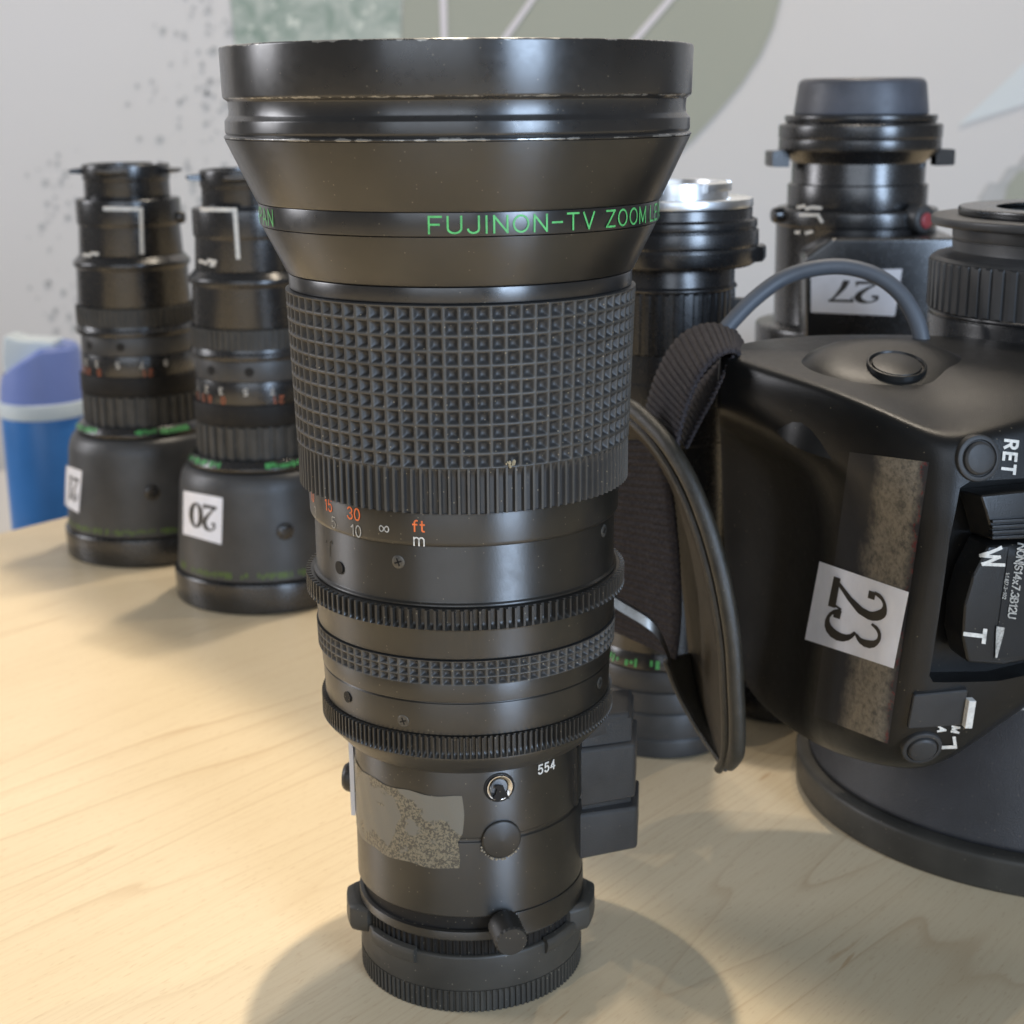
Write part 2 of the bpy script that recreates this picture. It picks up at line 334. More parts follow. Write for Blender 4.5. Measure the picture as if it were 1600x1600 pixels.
class MB:
    def __init__(s): s.v = []; s.f = []; s.uv = None
    def add(s, vs, fs):
        n = len(s.v); s.v += [Vector(x) for x in vs]; s.f += [tuple(i + n for i in f) for f in fs]
    def lathe(s, prof, ax=0.0, ay=0.0, seg=160, a0=None, a1=None, wd=0.00035):
        if wd: prof = fillet(prof, wd)
        full = a0 is None
        n = seg if full else seg + 1
        vs = []
        for i in range(n):
            d = 360 * i / seg if full else a0 + (a1 - a0) * i / seg
            for r, z in prof: vs.append(polar(ax, ay, r, d, z))
        m = len(prof); fs = []
        for i in range(seg):
            j = (i + 1) % n
            for k in range(m - 1): fs.append((i * m + k, j * m + k, j * m + k + 1, i * m + k + 1))
        if not full:
            fs.append(tuple(range(m))); fs.append(tuple((n - 1) * m + k for k in reversed(range(m))))
        s.add(vs, fs); return s
    def field(s, zs, n, us, rf, ax=0.0, ay=0.0, tw=0.0):
        cols = [(i, u) for i in range(n) for u in us]
        vs = [polar(ax, ay, rf(u, z, i), 360 * (i + u) / n + tw, z) for i, u in cols for z in zs]
        m = len(zs); nc = len(cols)
        fs = [(i * m + k, ((i + 1) % nc) * m + k, ((i + 1) % nc) * m + k + 1, i * m + k + 1) for i in range(nc) for k in range(m - 1)]
        s.add(vs, fs); return s
    def bm(s, b):
        b.verts.index_update(); s.add([v.co.copy() for v in b.verts], [tuple(v.index for v in f.verts) for f in b.faces]); b.free(); return s
    def prism(s, poly, vec, bev=0.0, segs=2):
        b = bmesh.new(); lo = [b.verts.new(p) for p in poly]; hi = [b.verts.new(Vector(p) + Vector(vec)) for p in poly]
        b.faces.new(lo); b.faces.new(hi[::-1]); n = len(poly)
        for i in range(n): b.faces.new((lo[i], lo[(i + 1) % n], hi[(i + 1) % n], hi[i]))
        bmesh.ops.recalc_face_normals(b, faces=b.faces)
        if bev: bmesh.ops.bevel(b, geom=list(b.edges), offset=bev, segments=segs, profile=0.6, affect='EDGES', clamp_overlap=True)
        return s.bm(b)
    def hexa(s, front, back, bev=0.0, segs=2):
        b = bmesh.new(); lo = [b.verts.new(p) for p in front]; hi = [b.verts.new(p) for p in back]
        b.faces.new(lo); b.faces.new(hi[::-1]); n = len(front)
        for i in range(n): b.faces.new((lo[i], lo[(i + 1) % n], hi[(i + 1) % n], hi[i]))
        bmesh.ops.recalc_face_normals(b, faces=b.faces)
        if bev: bmesh.ops.bevel(b, geom=list(b.edges), offset=bev, segments=segs, profile=0.6, affect='EDGES', clamp_overlap=True)
        return s.bm(b)
    def tube(s, pts, r, seg=12, caps=True):
        pts = [Vector(p) for p in pts]; n = len(pts); rr = r if isinstance(r, (list, tuple)) else [r] * n
        up = Vector((0.3, 0.2, 1)).normalized(); vs = []
        t0 = (pts[1] - pts[0]).normalized(); nx = t0.cross(up).normalized()
        for i in range(n):
            t = (pts[min(i + 1, n - 1)] - pts[max(i - 1, 0)]).normalized()
            nx = (nx - t * nx.dot(t)).normalized(); ny = t.cross(nx)
            for k in range(seg):
                a = 2 * PI * k / seg; vs.append(pts[i] + (nx * math.cos(a) + ny * math.sin(a)) * rr[i])
        fs = [(i * seg + k, i * seg + (k + 1) % seg, (i + 1) * seg + (k + 1) % seg, (i + 1) * seg + k) for i in range(n - 1) for k in range(seg)]
        if caps: fs += [tuple(range(seg)), tuple((n - 1) * seg + k for k in reversed(range(seg)))]
        s.add(vs, fs); return s
    def axis_lathe(s, prof, base, direc, seg=40, wd=0.0002, n_knurl=0, kd=0.0):
        """profile (r, height) spun round an axis from base along direc"""
        if wd: prof = fillet(prof, wd)
        d = Vector(direc).normalized(); x = d.orthogonal().normalized(); y = d.cross(x); base = Vector(base); vs = []
        for i in range(seg):
            a = 2 * PI * i / seg
            for k, (r, h) in enumerate(prof): vs.append(base + d * h + (x * math.cos(a) + y * math.sin(a)) * r)
        m = len(prof); fs = [(i * m + k, ((i + 1) % seg) * m + k, ((i + 1) % seg) * m + k + 1, i * m + k + 1) for i in range(seg) for k in range(m - 1)]
        if prof[-1][0] > 1e-6: fs.append(tuple(i * m + m - 1 for i in range(seg)))
        s.add(vs, fs); return s
    def grid(s, rows, thick=None):
        m = len(rows[0]); n = len(rows)
        s.add([p for r in rows for p in r], [(i * m + k, i * m + k + 1, (i + 1) * m + k + 1, (i + 1) * m + k) for i in range(n - 1) for k in range(m - 1)])
        return s
    def build(s, name, mat, parent=None, sharp=32, kind=None, solid=0.0, keepn=False):
        me = bpy.data.meshes.new(name); p = parent; org = Vector((0, 0, 0))
        while p is not None:
            if p.name in ORG: org = ORG[p.name]
            p = p.parent
        loc = Vector((0, 0, 0))
        me.from_pydata([tuple(v - org) for v in s.v], [], s.f)
        b = bmesh.new(); b.from_mesh(me)
        bmesh.ops.remove_doubles(b, verts=b.verts, dist=1e-7)
        if not keepn: bmesh.ops.recalc_face_normals(b, faces=b.faces)
        b.to_mesh(me); b.free()
        if s.uv:
            lay = me.uv_layers.new(name='UVMap')
            for lp in me.loops: lay.data[lp.index].uv = s.uv[lp.vertex_index]
        me.polygons.foreach_set('use_smooth', [True] * len(me.polygons))
        if sharp: me.set_sharp_from_angle(angle=R(sharp))
        me.materials.append(MT[mat] if isinstance(mat, str) else mat); me.update()
        o = bpy.data.objects.new(name, me); COL.objects.link(o)
        if parent: o.parent = parent
        if kind: o['kind'] = kind
        if solid:
            md = o.modifiers.new('thickness', 'SOLIDIFY'); md.thickness = solid; md.offset = 0
        return o
def label(o, text, cat, group=None):
    o['label'] = text; o['category'] = cat
    if group: o['group'] = group
    return o

# ------------------------------------------------------------------ stroke lettering
def arc(cx, cy, rx, ry, a0, a1, n=14):
    return [(cx + rx * math.cos(R(a0 + (a1 - a0) * i / n)), cy + ry * math.sin(R(a0 + (a1 - a0) * i / n))) for i in range(n + 1)]
G = {
 'F': (.56, [[(.56, 1), (0, 1), (0, 0)], [(0, .52), (.46, .52)]]),
 'U': (.62, [[(0, 1)] + arc(.31, .30, .31, .30, 180, 360) + [(.62, 1)]]),
 'J': (.50, [[(.5, 1)] + arc(.25, .26, .25, .26, 0, -170)]),
 'I': (.10, [[(.05, 0), (.05, 1)]]),
 'N': (.62, [[(0, 0), (0, 1), (.62, 0), (.62, 1)]]),
 'O': (.70, [arc(.35, .5, .35, .5, 90, 450, 28)]),
 '-': (.50, [[(0, .5), (.5, .5)]]),
 'T': (.62, [[(0, 1), (.62, 1)], [(.31, 1), (.31, 0)]]),
 'V': (.64, [[(0, 1), (.32, 0), (.64, 1)]]),
 'Z': (.60, [[(0, 1), (.6, 1), (0, 0), (.6, 0)]]),
 'M': (.72, [[(0, 0), (0, 1), (.36, .1), (.72, 1), (.72, 0)]]),
 'L': (.50, [[(0, 1), (0, 0), (.5, 0)]]),
 'E': (.52, [[(.52, 1), (0, 1), (0, 0), (.52, 0)], [(0, .52), (.44, .52)]]),
 'S': (.56, [arc(.28, .74, .27, .26, 20, 270, 14) + arc(.28, .25, .28, .25, 90, -160, 14)[1:]]),
 'P': (.56, [[(0, 0), (0, 1), (.3, 1)] + arc(.3, .74, .26, .26, 90, -90)[1:] + [(0, .48)]]),
 'A': (.66, [[(0, 0), (.33, 1), (.66, 0)], [(.12, .34), (.54, .34)]]),
 'R': (.58, [[(0, 0), (0, 1), (.3, 1)] + arc(.3, .74, .26, .26, 90, -90)[1:] + [(0, .48)], [(.28, .48), (.58, 0)]]),
 'W': (.86, [[(0, 1), (.22, 0), (.43, .85), (.64, 0), (.86, 1)]]),
 'B': (.56, [[(0, 0), (0, 1), (.28, 1)] + arc(.28, .76, .24, .24, 90, -90)[1:] + [(0, .52), (.28, .52)] + arc(.28, .26, .28, .26, 90, -90)[1:] + [(0, 0)]]),
 'x': (.46, [[(0, 0), (.46, .62)], [(0, .62), (.46, 0)]]),
 '.': (.10, [[(.05, 0), (.05, .09)]]),
 ':': (.10, [[(.05, .05), (.05, .14)], [(.05, .5), (.05, .59)]]),
 '|': (.10, [[(.05, -.2), (.05, 1.1)]]),
 '0': (.58, [arc(.29, .5, .29, .5, 90, 450, 26)]),
 '1': (.30, [[(.02, .78), (.24, 1), (.24, 0)]]),
 '2': (.56, [arc(.28, .72, .28, .28, 165, -30, 14) + [(0, 0), (.56, 0)]]),
 '3': (.56, [arc(.27, .75, .26, .25, 160, -80, 14) + arc(.27, .26, .29, .26, 80, -165, 14)]),
 '4': (.60, [[(.44, 0), (.44, 1), (0, .28), (.6, .28)]]),
 '5': (.56, [[(.52, 1), (.08, 1), (.04, .55)] + arc(.27, .32, .29, .32, 125, -150, 16)]),
 '7': (.54, [[(0, 1), (.54, 1), (.16, 0)]]),
 '8': (.56, [arc(.28, .75, .24, .25, -90, 270, 20), arc(.28, .25, .28, .25, 90, 450, 20)]),
 'f': (.40, [[(.40, .97)] + arc(.32, .8, .17, .18, 80, 180, 6) + [(.15, 0)], [(0, .62), (.36, .62)]]),
 't': (.36, [[(.14, .92)] + arc(.30, .14, .16, .14, 180, 280, 6)[0:], [(0, .62), (.34, .62)]]),
 'm': (.84, [[(0, 0), (0, .66)], [(0, .4)] + arc(.21, .44, .21, .22, 170, 0, 8) + [(.42, 0)], [(.42, .4)] + arc(.63, .44, .21, .22, 170, 0, 8) + [(.84, 0)]]),
 '~': (1.30, [[(.65 + .62 * math.cos(t) / (1 + math.sin(t) ** 2), .42 + .95 * math.sin(t) * math.cos(t) / (1 + math.sin(t) ** 2)) for t in [2 * PI * i / 40 for i in range(41)]]]),
 ' ': (.30, []),
}
def text_lines(txt, h, gap=0.26):
    x = 0; out = []
    for ch in txt:
        wd, ls = G[ch]
        out += [[((x + a) * h, b * h) for a, b in l] for l in ls]
        x += wd + gap
    return out, (x - gap) * h
def resample(pl, ws, step):
    o = [pl[0]]; w = [ws[0]]
    for (a, b), (wa, wb) in zip(zip(pl, pl[1:]), zip(ws, ws[1:])):
        n = max(1, int(math.hypot(b[0] - a[0], b[1] - a[1]) / step))
        for i in range(1, n + 1):
            t = i / n; o.append((a[0] + (b[0] - a[0]) * t, a[1] + (b[1] - a[1]) * t)); w.append(wa + (wb - wa) * t)
    return o, w
def strokes(mb, lines, width, M, step=None):
    """flat print: each polyline becomes a ribbon laid on a surface by M(u, v)"""
    for li in lines:
        if isinstance(li, tuple): pl, ws = li
        else: pl, ws = li, [width] * len(li)
        # split at hard corners so that strokes keep their width
        segs = []; cur = [pl[0]]; cw = [ws[0]]
        for i in range(1, len(pl)):
            cur.append(pl[i]); cw.append(ws[i])
            if i < len(pl) - 1:
                a = math.atan2(pl[i][1] - pl[i - 1][1], pl[i][0] - pl[i - 1][0]); b = math.atan2(pl[i + 1][1] - pl[i][1], pl[i + 1][0] - pl[i][0])
                d = abs((b - a + PI) % (2 * PI) - PI)
                if d > R(50): segs.append((cur, cw)); cur = [pl[i]]; cw = [ws[i]]
        segs.append((cur, cw))
        for k, (p, w_) in enumerate(segs):
            p, w_ = resample(p, w_, step or max(width, 1e-4) * 1.2)
            # square ends slightly extended
            def ext(a, b, q):
                d = math.hypot(b[0] - a[0], b[1] - a[1]) or 1; return (b[0] + (b[0] - a[0]) / d * q, b[1] + (b[1] - a[1]) / d * q)
            if len(p) > 1:
                e0, e1 = ext(p[1], p[0], w_[0] * .45), ext(p[-2], p[-1], w_[-1] * .45)
                p = [e0] + p[1:-1] + [e1] if len(p) > 2 else [e0, e1]
                w_ = w_ if len(p) == len(w_) else [w_[0], w_[-1]]
            Lf, Rt = [], []
            for i in range(len(p)):
                a, b = p[max(i - 1, 0)], p[min(i + 1, len(p) - 1)]
                d = math.hypot(b[0] - a[0], b[1] - a[1]) or 1; nx, ny = -(b[1] - a[1]) / d, (b[0] - a[0]) / d
                h = w_[i] / 2; Lf.append(M(p[i][0] + nx * h, p[i][1] + ny * h)); Rt.append(M(p[i][0] - nx * h, p[i][1] - ny * h))
            mb.grid([Lf, Rt])
    return mb
def cyl_map(ax, ay, r, deg0, z0, flip=False, lift=0.00012):
    k = -1 if flip else 1
    return lambda u, v: polar(ax, ay, r + lift, deg0 + k * math.degrees(u / r), z0 + k * v)
def put_text(txt, h, width, M, name, mat, parent, gap=0.26, centre=True):
    ls, wd = text_lines(txt, h, gap)
    if centre: ls = [[(a - wd / 2, b) for a, b in l] for l in ls]
    return strokes(MB(), ls, width, M).build(name, mat, parent, sharp=0, keepn=True)

# ------------------------------------------------------------------ setting: table, wall, low bench
E1 = Vector((0.6256, 0.7802, 0)); E2 = Vector((0.7802, -0.6256, 0))
A0 = Vector((-0.2807, 0.4568, 0)) - E1 * 1.0
tb = MB()
poly = [A0, A0 + E1 * 2.09, A0 + E1 * 2.09 + E2 * 1.5, A0 + E2 * 1.5]
tb.prism([p + Vector((0, 0, -0.028)) for p in poly], (0, 0, 0.028), 0.0025, 3)
table = tb.build('table_top', 'wood', None, kind='structure')

WY = 1.5
def wall_pt(x, y, off=0.0): return at(x, y, WY - off)
wl = MB(); wl.prism([(-1.6, WY, -0.7), (1.9, WY, -0.7), (1.9, WY, 1.6), (-1.6, WY, 1.6)], (0, 0.08, 0))
wall = wl.build('wall', 'wall', None, kind='structure')
def mural(name, pts, mat, off=0.0015):
    b = MB(); b.prism([wall_pt(x, y, off) for x, y in pts], (0, -0.0006, 0)); return b.build(name, mat, wall, sharp=30)
leaf = [(632, -90), (630, 0), (628, 60), (632, 330), (900, 345), (1010, 285)] + [(1085, 215), (1122, 175), (1158, 132), (1188, 86), (1208, 42), (1219, 0), (1226, -40), (1226, -90)]
mural('mural_leaf', leaf, 'sage')
mural('mural_fern', [(352, -90), (360, 0), (366, 60), (390, 260), (627, 300), (627, -90)], 'fern')
mural('mural_vein', [(683, -90), (687, 0), (692, 140), (700, 140), (698, 0), (697, -90)], 'vein', 0.003)
mural('mural_vein', [(890, -90), (826, 0), (740, 120), (748, 126), (836, 0), (902, -90)], 'vein', 0.003)
mural('mural_vein', [(1115, -90), (1040, 0), (900, 160), (908, 168), (1052, 0), (1128, -90)], 'vein', 0.003)
mural('mural_facet', [(1496, 196), (1580, 118), (1610, 88), (1640, 60), (1640, 150), (1560, 176)], 'palewall')
mural('mural_branch', [(1528, 312), (1545, 285), (1560, 286), (1575, 262), (1590, 258), (1602, 240), (1640, 236), (1640, 330), (1590, 322), (1560, 330)], 'dot')
mural('mural_leaf', [(1566, 330), (1575, 290), (1592, 268), (1610, 262), (1650, 262), (1650, 340)], 'sage', 0.003)
dots = MB()
for i in range(190):
    if i < 130:
        x = 368 - abs(random.gauss(0, 70)); y = random.uniform(-20, 330)
    else:
        x = random.gauss(95, 22) + random.uniform(-10, 60) * 0; y = random.uniform(230, 520)
    r = random.choice((2, 2.5, 3, 4, 5.5, 7)) * random.uniform(.6, 1.0)
    if x < 40: continue
    pts = [wall_pt(x + r * math.cos(a) * random.uniform(.6, 1.2), y + 1.25 * r * math.sin(a) * random.uniform(.6, 1.2), 0.0012) for a in [2 * PI * k / 7 for k in range(7)]]
    dots.add(pts, [tuple(range(7))])
dots.build('mural_speckle', 'dot', wall, kind='stuff')

bn = MB(); bn.prism([(-0.62, 0.62, -0.30), (-0.12, 0.80, -0.30), (-0.2, 1.30, -0.30), (-0.75, 1.30, -0.30)], (0, 0, 0.14), 0.004)
bn.build('low_bench', 'wall', None, kind='structure')

# ------------------------------------------------------------------ the zoom lens in front
Z = root('zoom_lens', (0, 0, 0), 'tall black zoom lens with flared hood and green lettering, standing upright in front', 'camera lens')
def part(prof, name, mat, parent=Z, ax=0.0, ay=0.0, **kw):
    return MB().lathe(prof, ax, ay, **kw).build(name, mat, parent)

rim = part([(.0545, .2290), (.0548, .2492), (.0552, .24975), (.0578, .24975), (.0581, .2494), (.05785, .2384), (.0577, .2379), (.0566, .2371), (.05645, .2350), (.0566, .2338), (.0573, .2329), (.05755, .2326), (.0576, .2300), (.0574, .2296), (.0572, .2294), (.0576, .2292), (.0580, .2288), (.0579, .2284), (.050, .2282)], 'hood_rim', 'hood', seg=240, wd=.00022)
part([(.0520, .2290), (.0578, .2283), (.0509, .2135), (.0505, .21295), (.0490, .2129)], 'hood_cone', 'anodised', seg=240, wd=.0002)
band = part([(.0480, .21295), (.05045, .21285), (.05015, .2076), (.0480, .2075)], 'name_band', 'hood', seg=240, wd=.0002)
part([(.0480, .2074), (.0498, .2074), (.0443, .1961), (.0440, .1957), (.0420, .1956)], 'lower_cone', 'anodised', seg=240, wd=.0003)
part([(.0420, .1956), (.0438, .1955), (.0437, .1918), (.0420, .1917)], 'collar', 'hood', seg=240)
gl = [(0.0, .2330)] + [(.0490 * i / 12, .2330 - .008 * (i / 12) ** 2) for i in range(1, 13)]
part(gl + [(.0490, .2200)], 'front_glass', 'glass', seg=120, wd=0)
M = cyl_map(0, 0, .0502, 0, 0)
def band_text(txt, d0, d1, name):
    ls, wd = text_lines(txt, .0036, .30)
    sx = R(d1 - d0) * .0502 / wd
    ls = [[(a * sx, b) for a, b in l] for l in ls]
    return strokes(MB(), ls, .00046, cyl_map(0, 0, .05035, d0, .2084), .0006).build(name, 'green', band, sharp=0, keepn=True)
band_text('FUJINON-TV', -6.1, 39.5, 'lettering')
band_text('ZOOM', 44.0, 63.6, 'lettering')
band_text('LENS', 67.4, 85.5, 'lettering')
band_text('JAPAN', -84.5, -60.1, 'lettering')

# rubber focus grip: a grid of thin ribs round square pockets
def grip_r(R0, z0, z1, rows, depth):
    def ss(t): t = max(0, min(1, t)); return t * t * (3 - 2 * t)
    def f(u, z, i):
        v = (z - z0) / (z1 - z0) * rows; v = v - math.floor(v + 1e-6)
        a = 0.5 - abs(u - 0.5); b = 0.5 - abs(v - 0.5)
        d = min(1, max(0, min((a - 0.085) / 0.27, (b - 0.065) / 0.27)))
        t = (z - z0) / (z1 - z0)
        return R0[0] + (R0[1] - R0[0]) * t - depth * d
    return f
us = [0, .07, .11, .17, .25, .34, .5, .66, .75, .83, .89, .93]
vz = [0, .05, .10, .17, .25, .34, .5, .66, .75, .83, .90, .95]
z0, z1, rows = .1528, .1914, 11
zs = [z0 + (z1 - z0) * (k + v) / rows for k in range(rows) for v in vz] + [z1]
gb = MB().field(zs, 76, us, grip_r((.0434, .0447), z0, z1, rows, .00125), tw=1.0)
gb.lathe([(.0434, .15285), (.0415, .1528)], seg=76, wd=0); gb.lathe([(.0447, .1914), (.0432, .1917)], seg=76, wd=0)
gb.build('rubber_grip', 'griprubber', Z, sharp=50)

def flute_r(Ro, depth, lo, hi, z0, z1, e0, e1):
    """slots cut round a ring; e0/e1 = how far the slot ends run out at bottom / top"""
    def f(u, z, i):
        a = (u - lo) / (hi - lo)
        if a <= 0 or a >= 1: return Ro
        d = depth * min(1, math.sin(PI * a) * 2.2)
        if e0 and z < z0 + e0: d *= max(0, min(1, (z - z0) / e0 * 1.3 - (abs(a - .5) * 0.6)))
        if e1 and z > z1 - e1: d *= max(0, (z1 - z) / e1)
        return Ro - d
    return f
us8 = [0, .12, .16, .24, .30, .38, .50, .62, .74, .84, .92, .98]
def ring_field(name, mat, zc0, zc1, n, Ro, depth, lo=.16, hi=.92, e0=0, e1=0, inner=None, cham=.0006, parent=Z, ax=0.0, ay=0.0, rowsn=9, rin=None, tw=0.0):
    zz = [zc0 + (zc1 - zc0) * k / rowsn for k in range(rowsn + 1)]
    g = MB().field(zz, n, us8, flute_r(Ro, depth, lo, hi, zc0, zc1, e0, e1), ax, ay, tw)
    rin = rin or Ro - depth - .0016
    bot = [polar(ax, ay, rin, 360 * i / 90, zc0 - cham * .2) for i in range(90)]
    g.lathe([(Ro - depth * .7, zc0 - .00002), (rin, zc0 - .0001)], ax, ay, seg=n, wd=0); g.lathe([(Ro - depth * .9, zc1 + .00002), (rin, zc1 + .0001)], ax, ay, seg=n, wd=0)
    # tooth end caps
    cols = [(i, u) for i in range(n) for u in us8]
    for z, s in ((zc0, 0), (zc1, 1)):
        f = flute_r(Ro, depth, lo, hi, zc0, zc1, e0, e1)
        vs = []
        for i, u in cols:
            vs.append(polar(ax, ay, f(u, z, i), 360 * (i + u) / n + tw, z)); vs.append(polar(ax, ay, rin, 360 * (i + u) / n + tw, z))
        m = len(cols); g.add(vs, [(2 * k, 2 * ((k + 1) % m), 2 * ((k + 1) % m) + 1, 2 * k + 1) for k in range(m)])
    return g.build(name, mat, parent, sharp=40)
ring_field('fluted_ring', 'fluterubber', .1416, .1527, 118, .0432, .0010, e1=.0012)
scale = part([(.0390, .1419), (.0409, .14185), (.0408, .1336), (.0403, .1327), (.0385, .1326)], 'distance_scale', 'barrel', seg=200)
def num(txt, deg, z, h, mat, wd=.00036, gap=.28):
    put_text(txt, h, wd, cyl_map(0, 0, .04085, deg, z), 'numeral', mat, scale, gap)
num('ft', -14.0, .13665, .0027, 'orange', .00042, .3)
num('30', -40.1, .1375, .0029, 'orange', .00042)
num('15', -54.6, .1378, .0029, 'orange', .00040)
num('10', -70.7, .1378, .0029, 'orange', .00040)
num('m', -14.0, .1331, .0030, 'white', .00036)
num('~', -26.9, .1356, .0021, 'worn_white', .00034)
num('10', -39.2, .1333, .0028, 'worn_white', .00034)
num('5', -51.5, .1338, .0028, 'worn_white', .00026)
num('3', -67.5, .1340, .0028, 'worn_white', .00026)
part([(.0380, .1330), (.0397, .13285), (.0397, .1183), (.0405, .1180), (.0405, .1174), (.038, .1173)], 'focus_barrel', 'barrel', seg=200)
ring_field('focus_gear_ring', 'gearplastic', .1123, .1172, 120, .0426, .0014, lo=.24, hi=.98, e0=.0009, rin=.0385)
part([(.0385, .1124), (.0418, .11225), (.0403, .1116), (.0401, .1110), (.0399, .1038), (.0392, .1035), (.038, .1034)], 'zoom_barrel', 'barrel', seg=200)
zk0, zk1 = .0970, .1034
zs2 = [zk0 + (zk1 - zk0) * (k + v) / 3 for k in range(3) for v in vz] + [zk1]
kb = MB().field(zs2, 90, us, grip_r((.0401, .0403), zk0, zk1, 3, .0009), tw=.6)
kb.lathe([(.0401, .09702), (.0385, .0970)], seg=90, wd=0); kb.lathe([(.0403, .10338), (.0385, .1034)], seg=90, wd=0)
kb.build('zoom_knurl_ring', 'knurlrubber', Z, sharp=50)
part([(.0370, .0970), (.03935, .09695), (.0391, .0921), (.0386, .0919), (.0386, .0917), (.03895, .0915), (.0386, .0832), (.0380, .0829), (.037, .0828)], 'extender_barrel', 'barrel', seg=200, wd=.00018)
ring_field('zoom_gear_ring', 'gearplastic', .0772, .0828, 160, .0397, .0011, lo=.24, hi=.98, e0=.0010, rin=.036)
part([(.0360, .0773), (.0394, .0771), (.0390, .0762), (.0345, .0712), (.0330, .0703), (.0312, .0701)], 'tapered_skirt', 'barrel', seg=200)
iris = part([(.0300, .0702), (.0315, .0700), (.0316, .0515), (.0311, .0512), (.0311, .0503), (.0316, .0500), (.03165, .0288), (.0312, .0283), (.0290, .0282)], 'iris_barrel', 'barrel', seg=200, wd=.00015)
part([(.0275, .0284), (.0296, .0283), (.0297, .0242), (.0305, .0240)], 'mount_neck', 'darkgap', seg=160, wd=0)
part([(.0290, .0241), (.0314, .0240), (.0315, .0216), (.0311, .0213), (.0290, .0212)], 'mount_lip', 'barrel', seg=160)
ring_field('mount_ring', 'darkgap', .0164, .0212, 100, .0303, .0005, rin=.0285)
MB().lathe([(.0292, .0285), (.0318, .0284), (.0319, .0214), (.0312, .0206), (.0292, .0204)], seg=60, a0=21, a1=112).build('barrel_skirt', 'barrel', Z)
for a0, a1, ta in ((-98, -64, -1), (62, 100, 1)):
    b = MB(); pr = [(.0295, .0212), (.0330, .0218), (.0352, .0206), (.0353, .0150), (.0345, .0136), (.0295, .0140)]
    n = 14; vs = []; 
    for i in range(n + 1):
        t = i / n; d = a0 + (a1 - a0) * t
        k = min(1, .35 + 3.2 * min(t, 1 - t))
        for r, z in fillet(pr, .0005): vs.append(polar(0, 0, .0295 + (r - .0295) * k, d, .0176 + (z - .0176) * (.75 + .25 * k)))
    m_ = len(fillet(pr, .0005)); fs = [(i * m_ + k, (i + 1) * m_ + k, (i + 1) * m_ + (k + 1) % m_, i * m_ + (k + 1) % m_) for i in range(n) for k in range(m_)]
    fs += [tuple(range(m_)), tuple(n * m_ + k for k in range(m_))]
    b.add(vs, fs); b.build('bayonet_lug', 'capplastic', Z)
# rear cap it stands on
cap = part([(.0282, .0166), (.0307, .0166), (.0312, .0161), (.0314, .0064), (.0296, .0062)], 'rear_cap', 'capplastic', seg=180)
ring_field('cap_flutes', 'capplastic', .0002, .0064, 120, .03145, .0006, lo=.42, hi=.92, e1=.0008, rin=.028, parent=cap)
part([(.0001, .0003), (.0300, .0003), (.0300, .0012), (.0001, .0012)], 'cap_floor', 'capplastic', parent=cap, seg=90, wd=0)
for a0, a1 in ((-56, -27), (41, 82)):
    MB().lathe([(.0305, .0176), (.0322, .0174), (.0327, .0160), (.0322, .0135), (.0308, .0128)], seg=20, a0=a0, a1=a1, wd=.0004).build('cap_tab', 'capplastic', cap)

# screws, holes, socket, plug
def screw(deg, z, r, rad, name='screw', mat='screwsteel'):
    p = polar(0, 0, r - .0003, deg, z); d = polar(0, 0, 1, deg, 0); d.z = 0
    o = MB().axis_lathe([(rad, 0), (rad, .0004), (rad * .9, .0005), (0.00001, .0005)], p, d, 28, 0).build(name, mat, Z)
    t = Vector((0, 0, 1)).cross(d).normalized()
    b = MB()
    for ang in (0.35, 0.35 + PI / 2):
        e = (t * math.cos(ang) + Vector((0, 0, 1)) * math.sin(ang)); f = e.cross(d).normalized()
        c = p + d.normalized() * .00046
        b.prism([c + e * rad * .6 + f * rad * .12, c - e * rad * .6 + f * rad * .12, c - e * rad * .6 - f * rad * .12, c + e * rad * .6 - f * rad * .12], d.normalized() * .0001)
    b.build('cross_slot', 'darkgap', o)
for dg, z, r, rad in ((-22.6, .1281, .0397, .0017), (65.3, .1300, .0397, .0017), (-23.1, .0860, .0387, .0016), (65.5, .0883, .0388, .0016)): screw(dg, z, r, rad)
# set-screw holes: a dark bore with a slim bevelled lip
for dg, z, r, rad in ((-51.1, .1233, .0397, .0017), (-51.0, .0882, .0388, .0015)):
    d = polar(0, 0, 1, dg, 0); d.z = 0; p = polar(0, 0, r - .0006, dg, z)
    MB().axis_lathe([(rad * .2, .0), (rad * .85, .0), (rad, .00065)], p + d * .0003, d, 28, 0).build('set_screw_hole', 'darkgap', Z)
# residue scratches above the upper hole
sm = strokes(MB(), [[(0, 0), (.0003, .0036), (.0011, .0042), (.0014, .0036)], [(-.0022, .003), (-.0018, .0036)]], .0003, cyl_map(0, 0, .0397, -58, .1252)); sm.build('scratch_mark', 'darkgap', Z, sharp=0, keepn=True)
put_text('554', .0024, .00046, lambda u, v: polar(0, 0, .03172, 42 + math.degrees(u / .0316), .0665 + v), 'serial_number', 'white', iris, .34)
d = polar(0, 0, 1, 16.1, 0); d.z = 0; p = polar(0, 0, .0308, 16.1, .0652)
so = MB().axis_lathe([(.0010, -.0006), (.0018, .0004), (.0031, .0013), (.0034, .0014), (.0035, .0006)], p, d, 40, .0001).build('chrome_socket', 'chrome', Z)
MB().axis_lathe([(.0036, -.001), (.0036, .00085), (.0041, .0008), (.0042, 0)], p, d, 40, 0).build('socket_lip', 'darkgap', so)
kv = MB(); t = Vector((0, 0, 1)).cross(d).normalized(); up = Vector((0, 0, 1))
kv.prism([p + d * .0014 + t * a + up * b for a, b in ((-.0014, .0008), (-.0006, .0011), (.0002, .0009), (.0008, .0008), (.0010, .0000), (.0020, -.0022), (.0026, -.0034), (.0012, -.0026), (.0002, -.0030), (-.0002, -.0036), (-.0020, -.0026), (-.0012, -.0014), (-.0008, -.0002), (-.0014, .0003))], d * .0003)
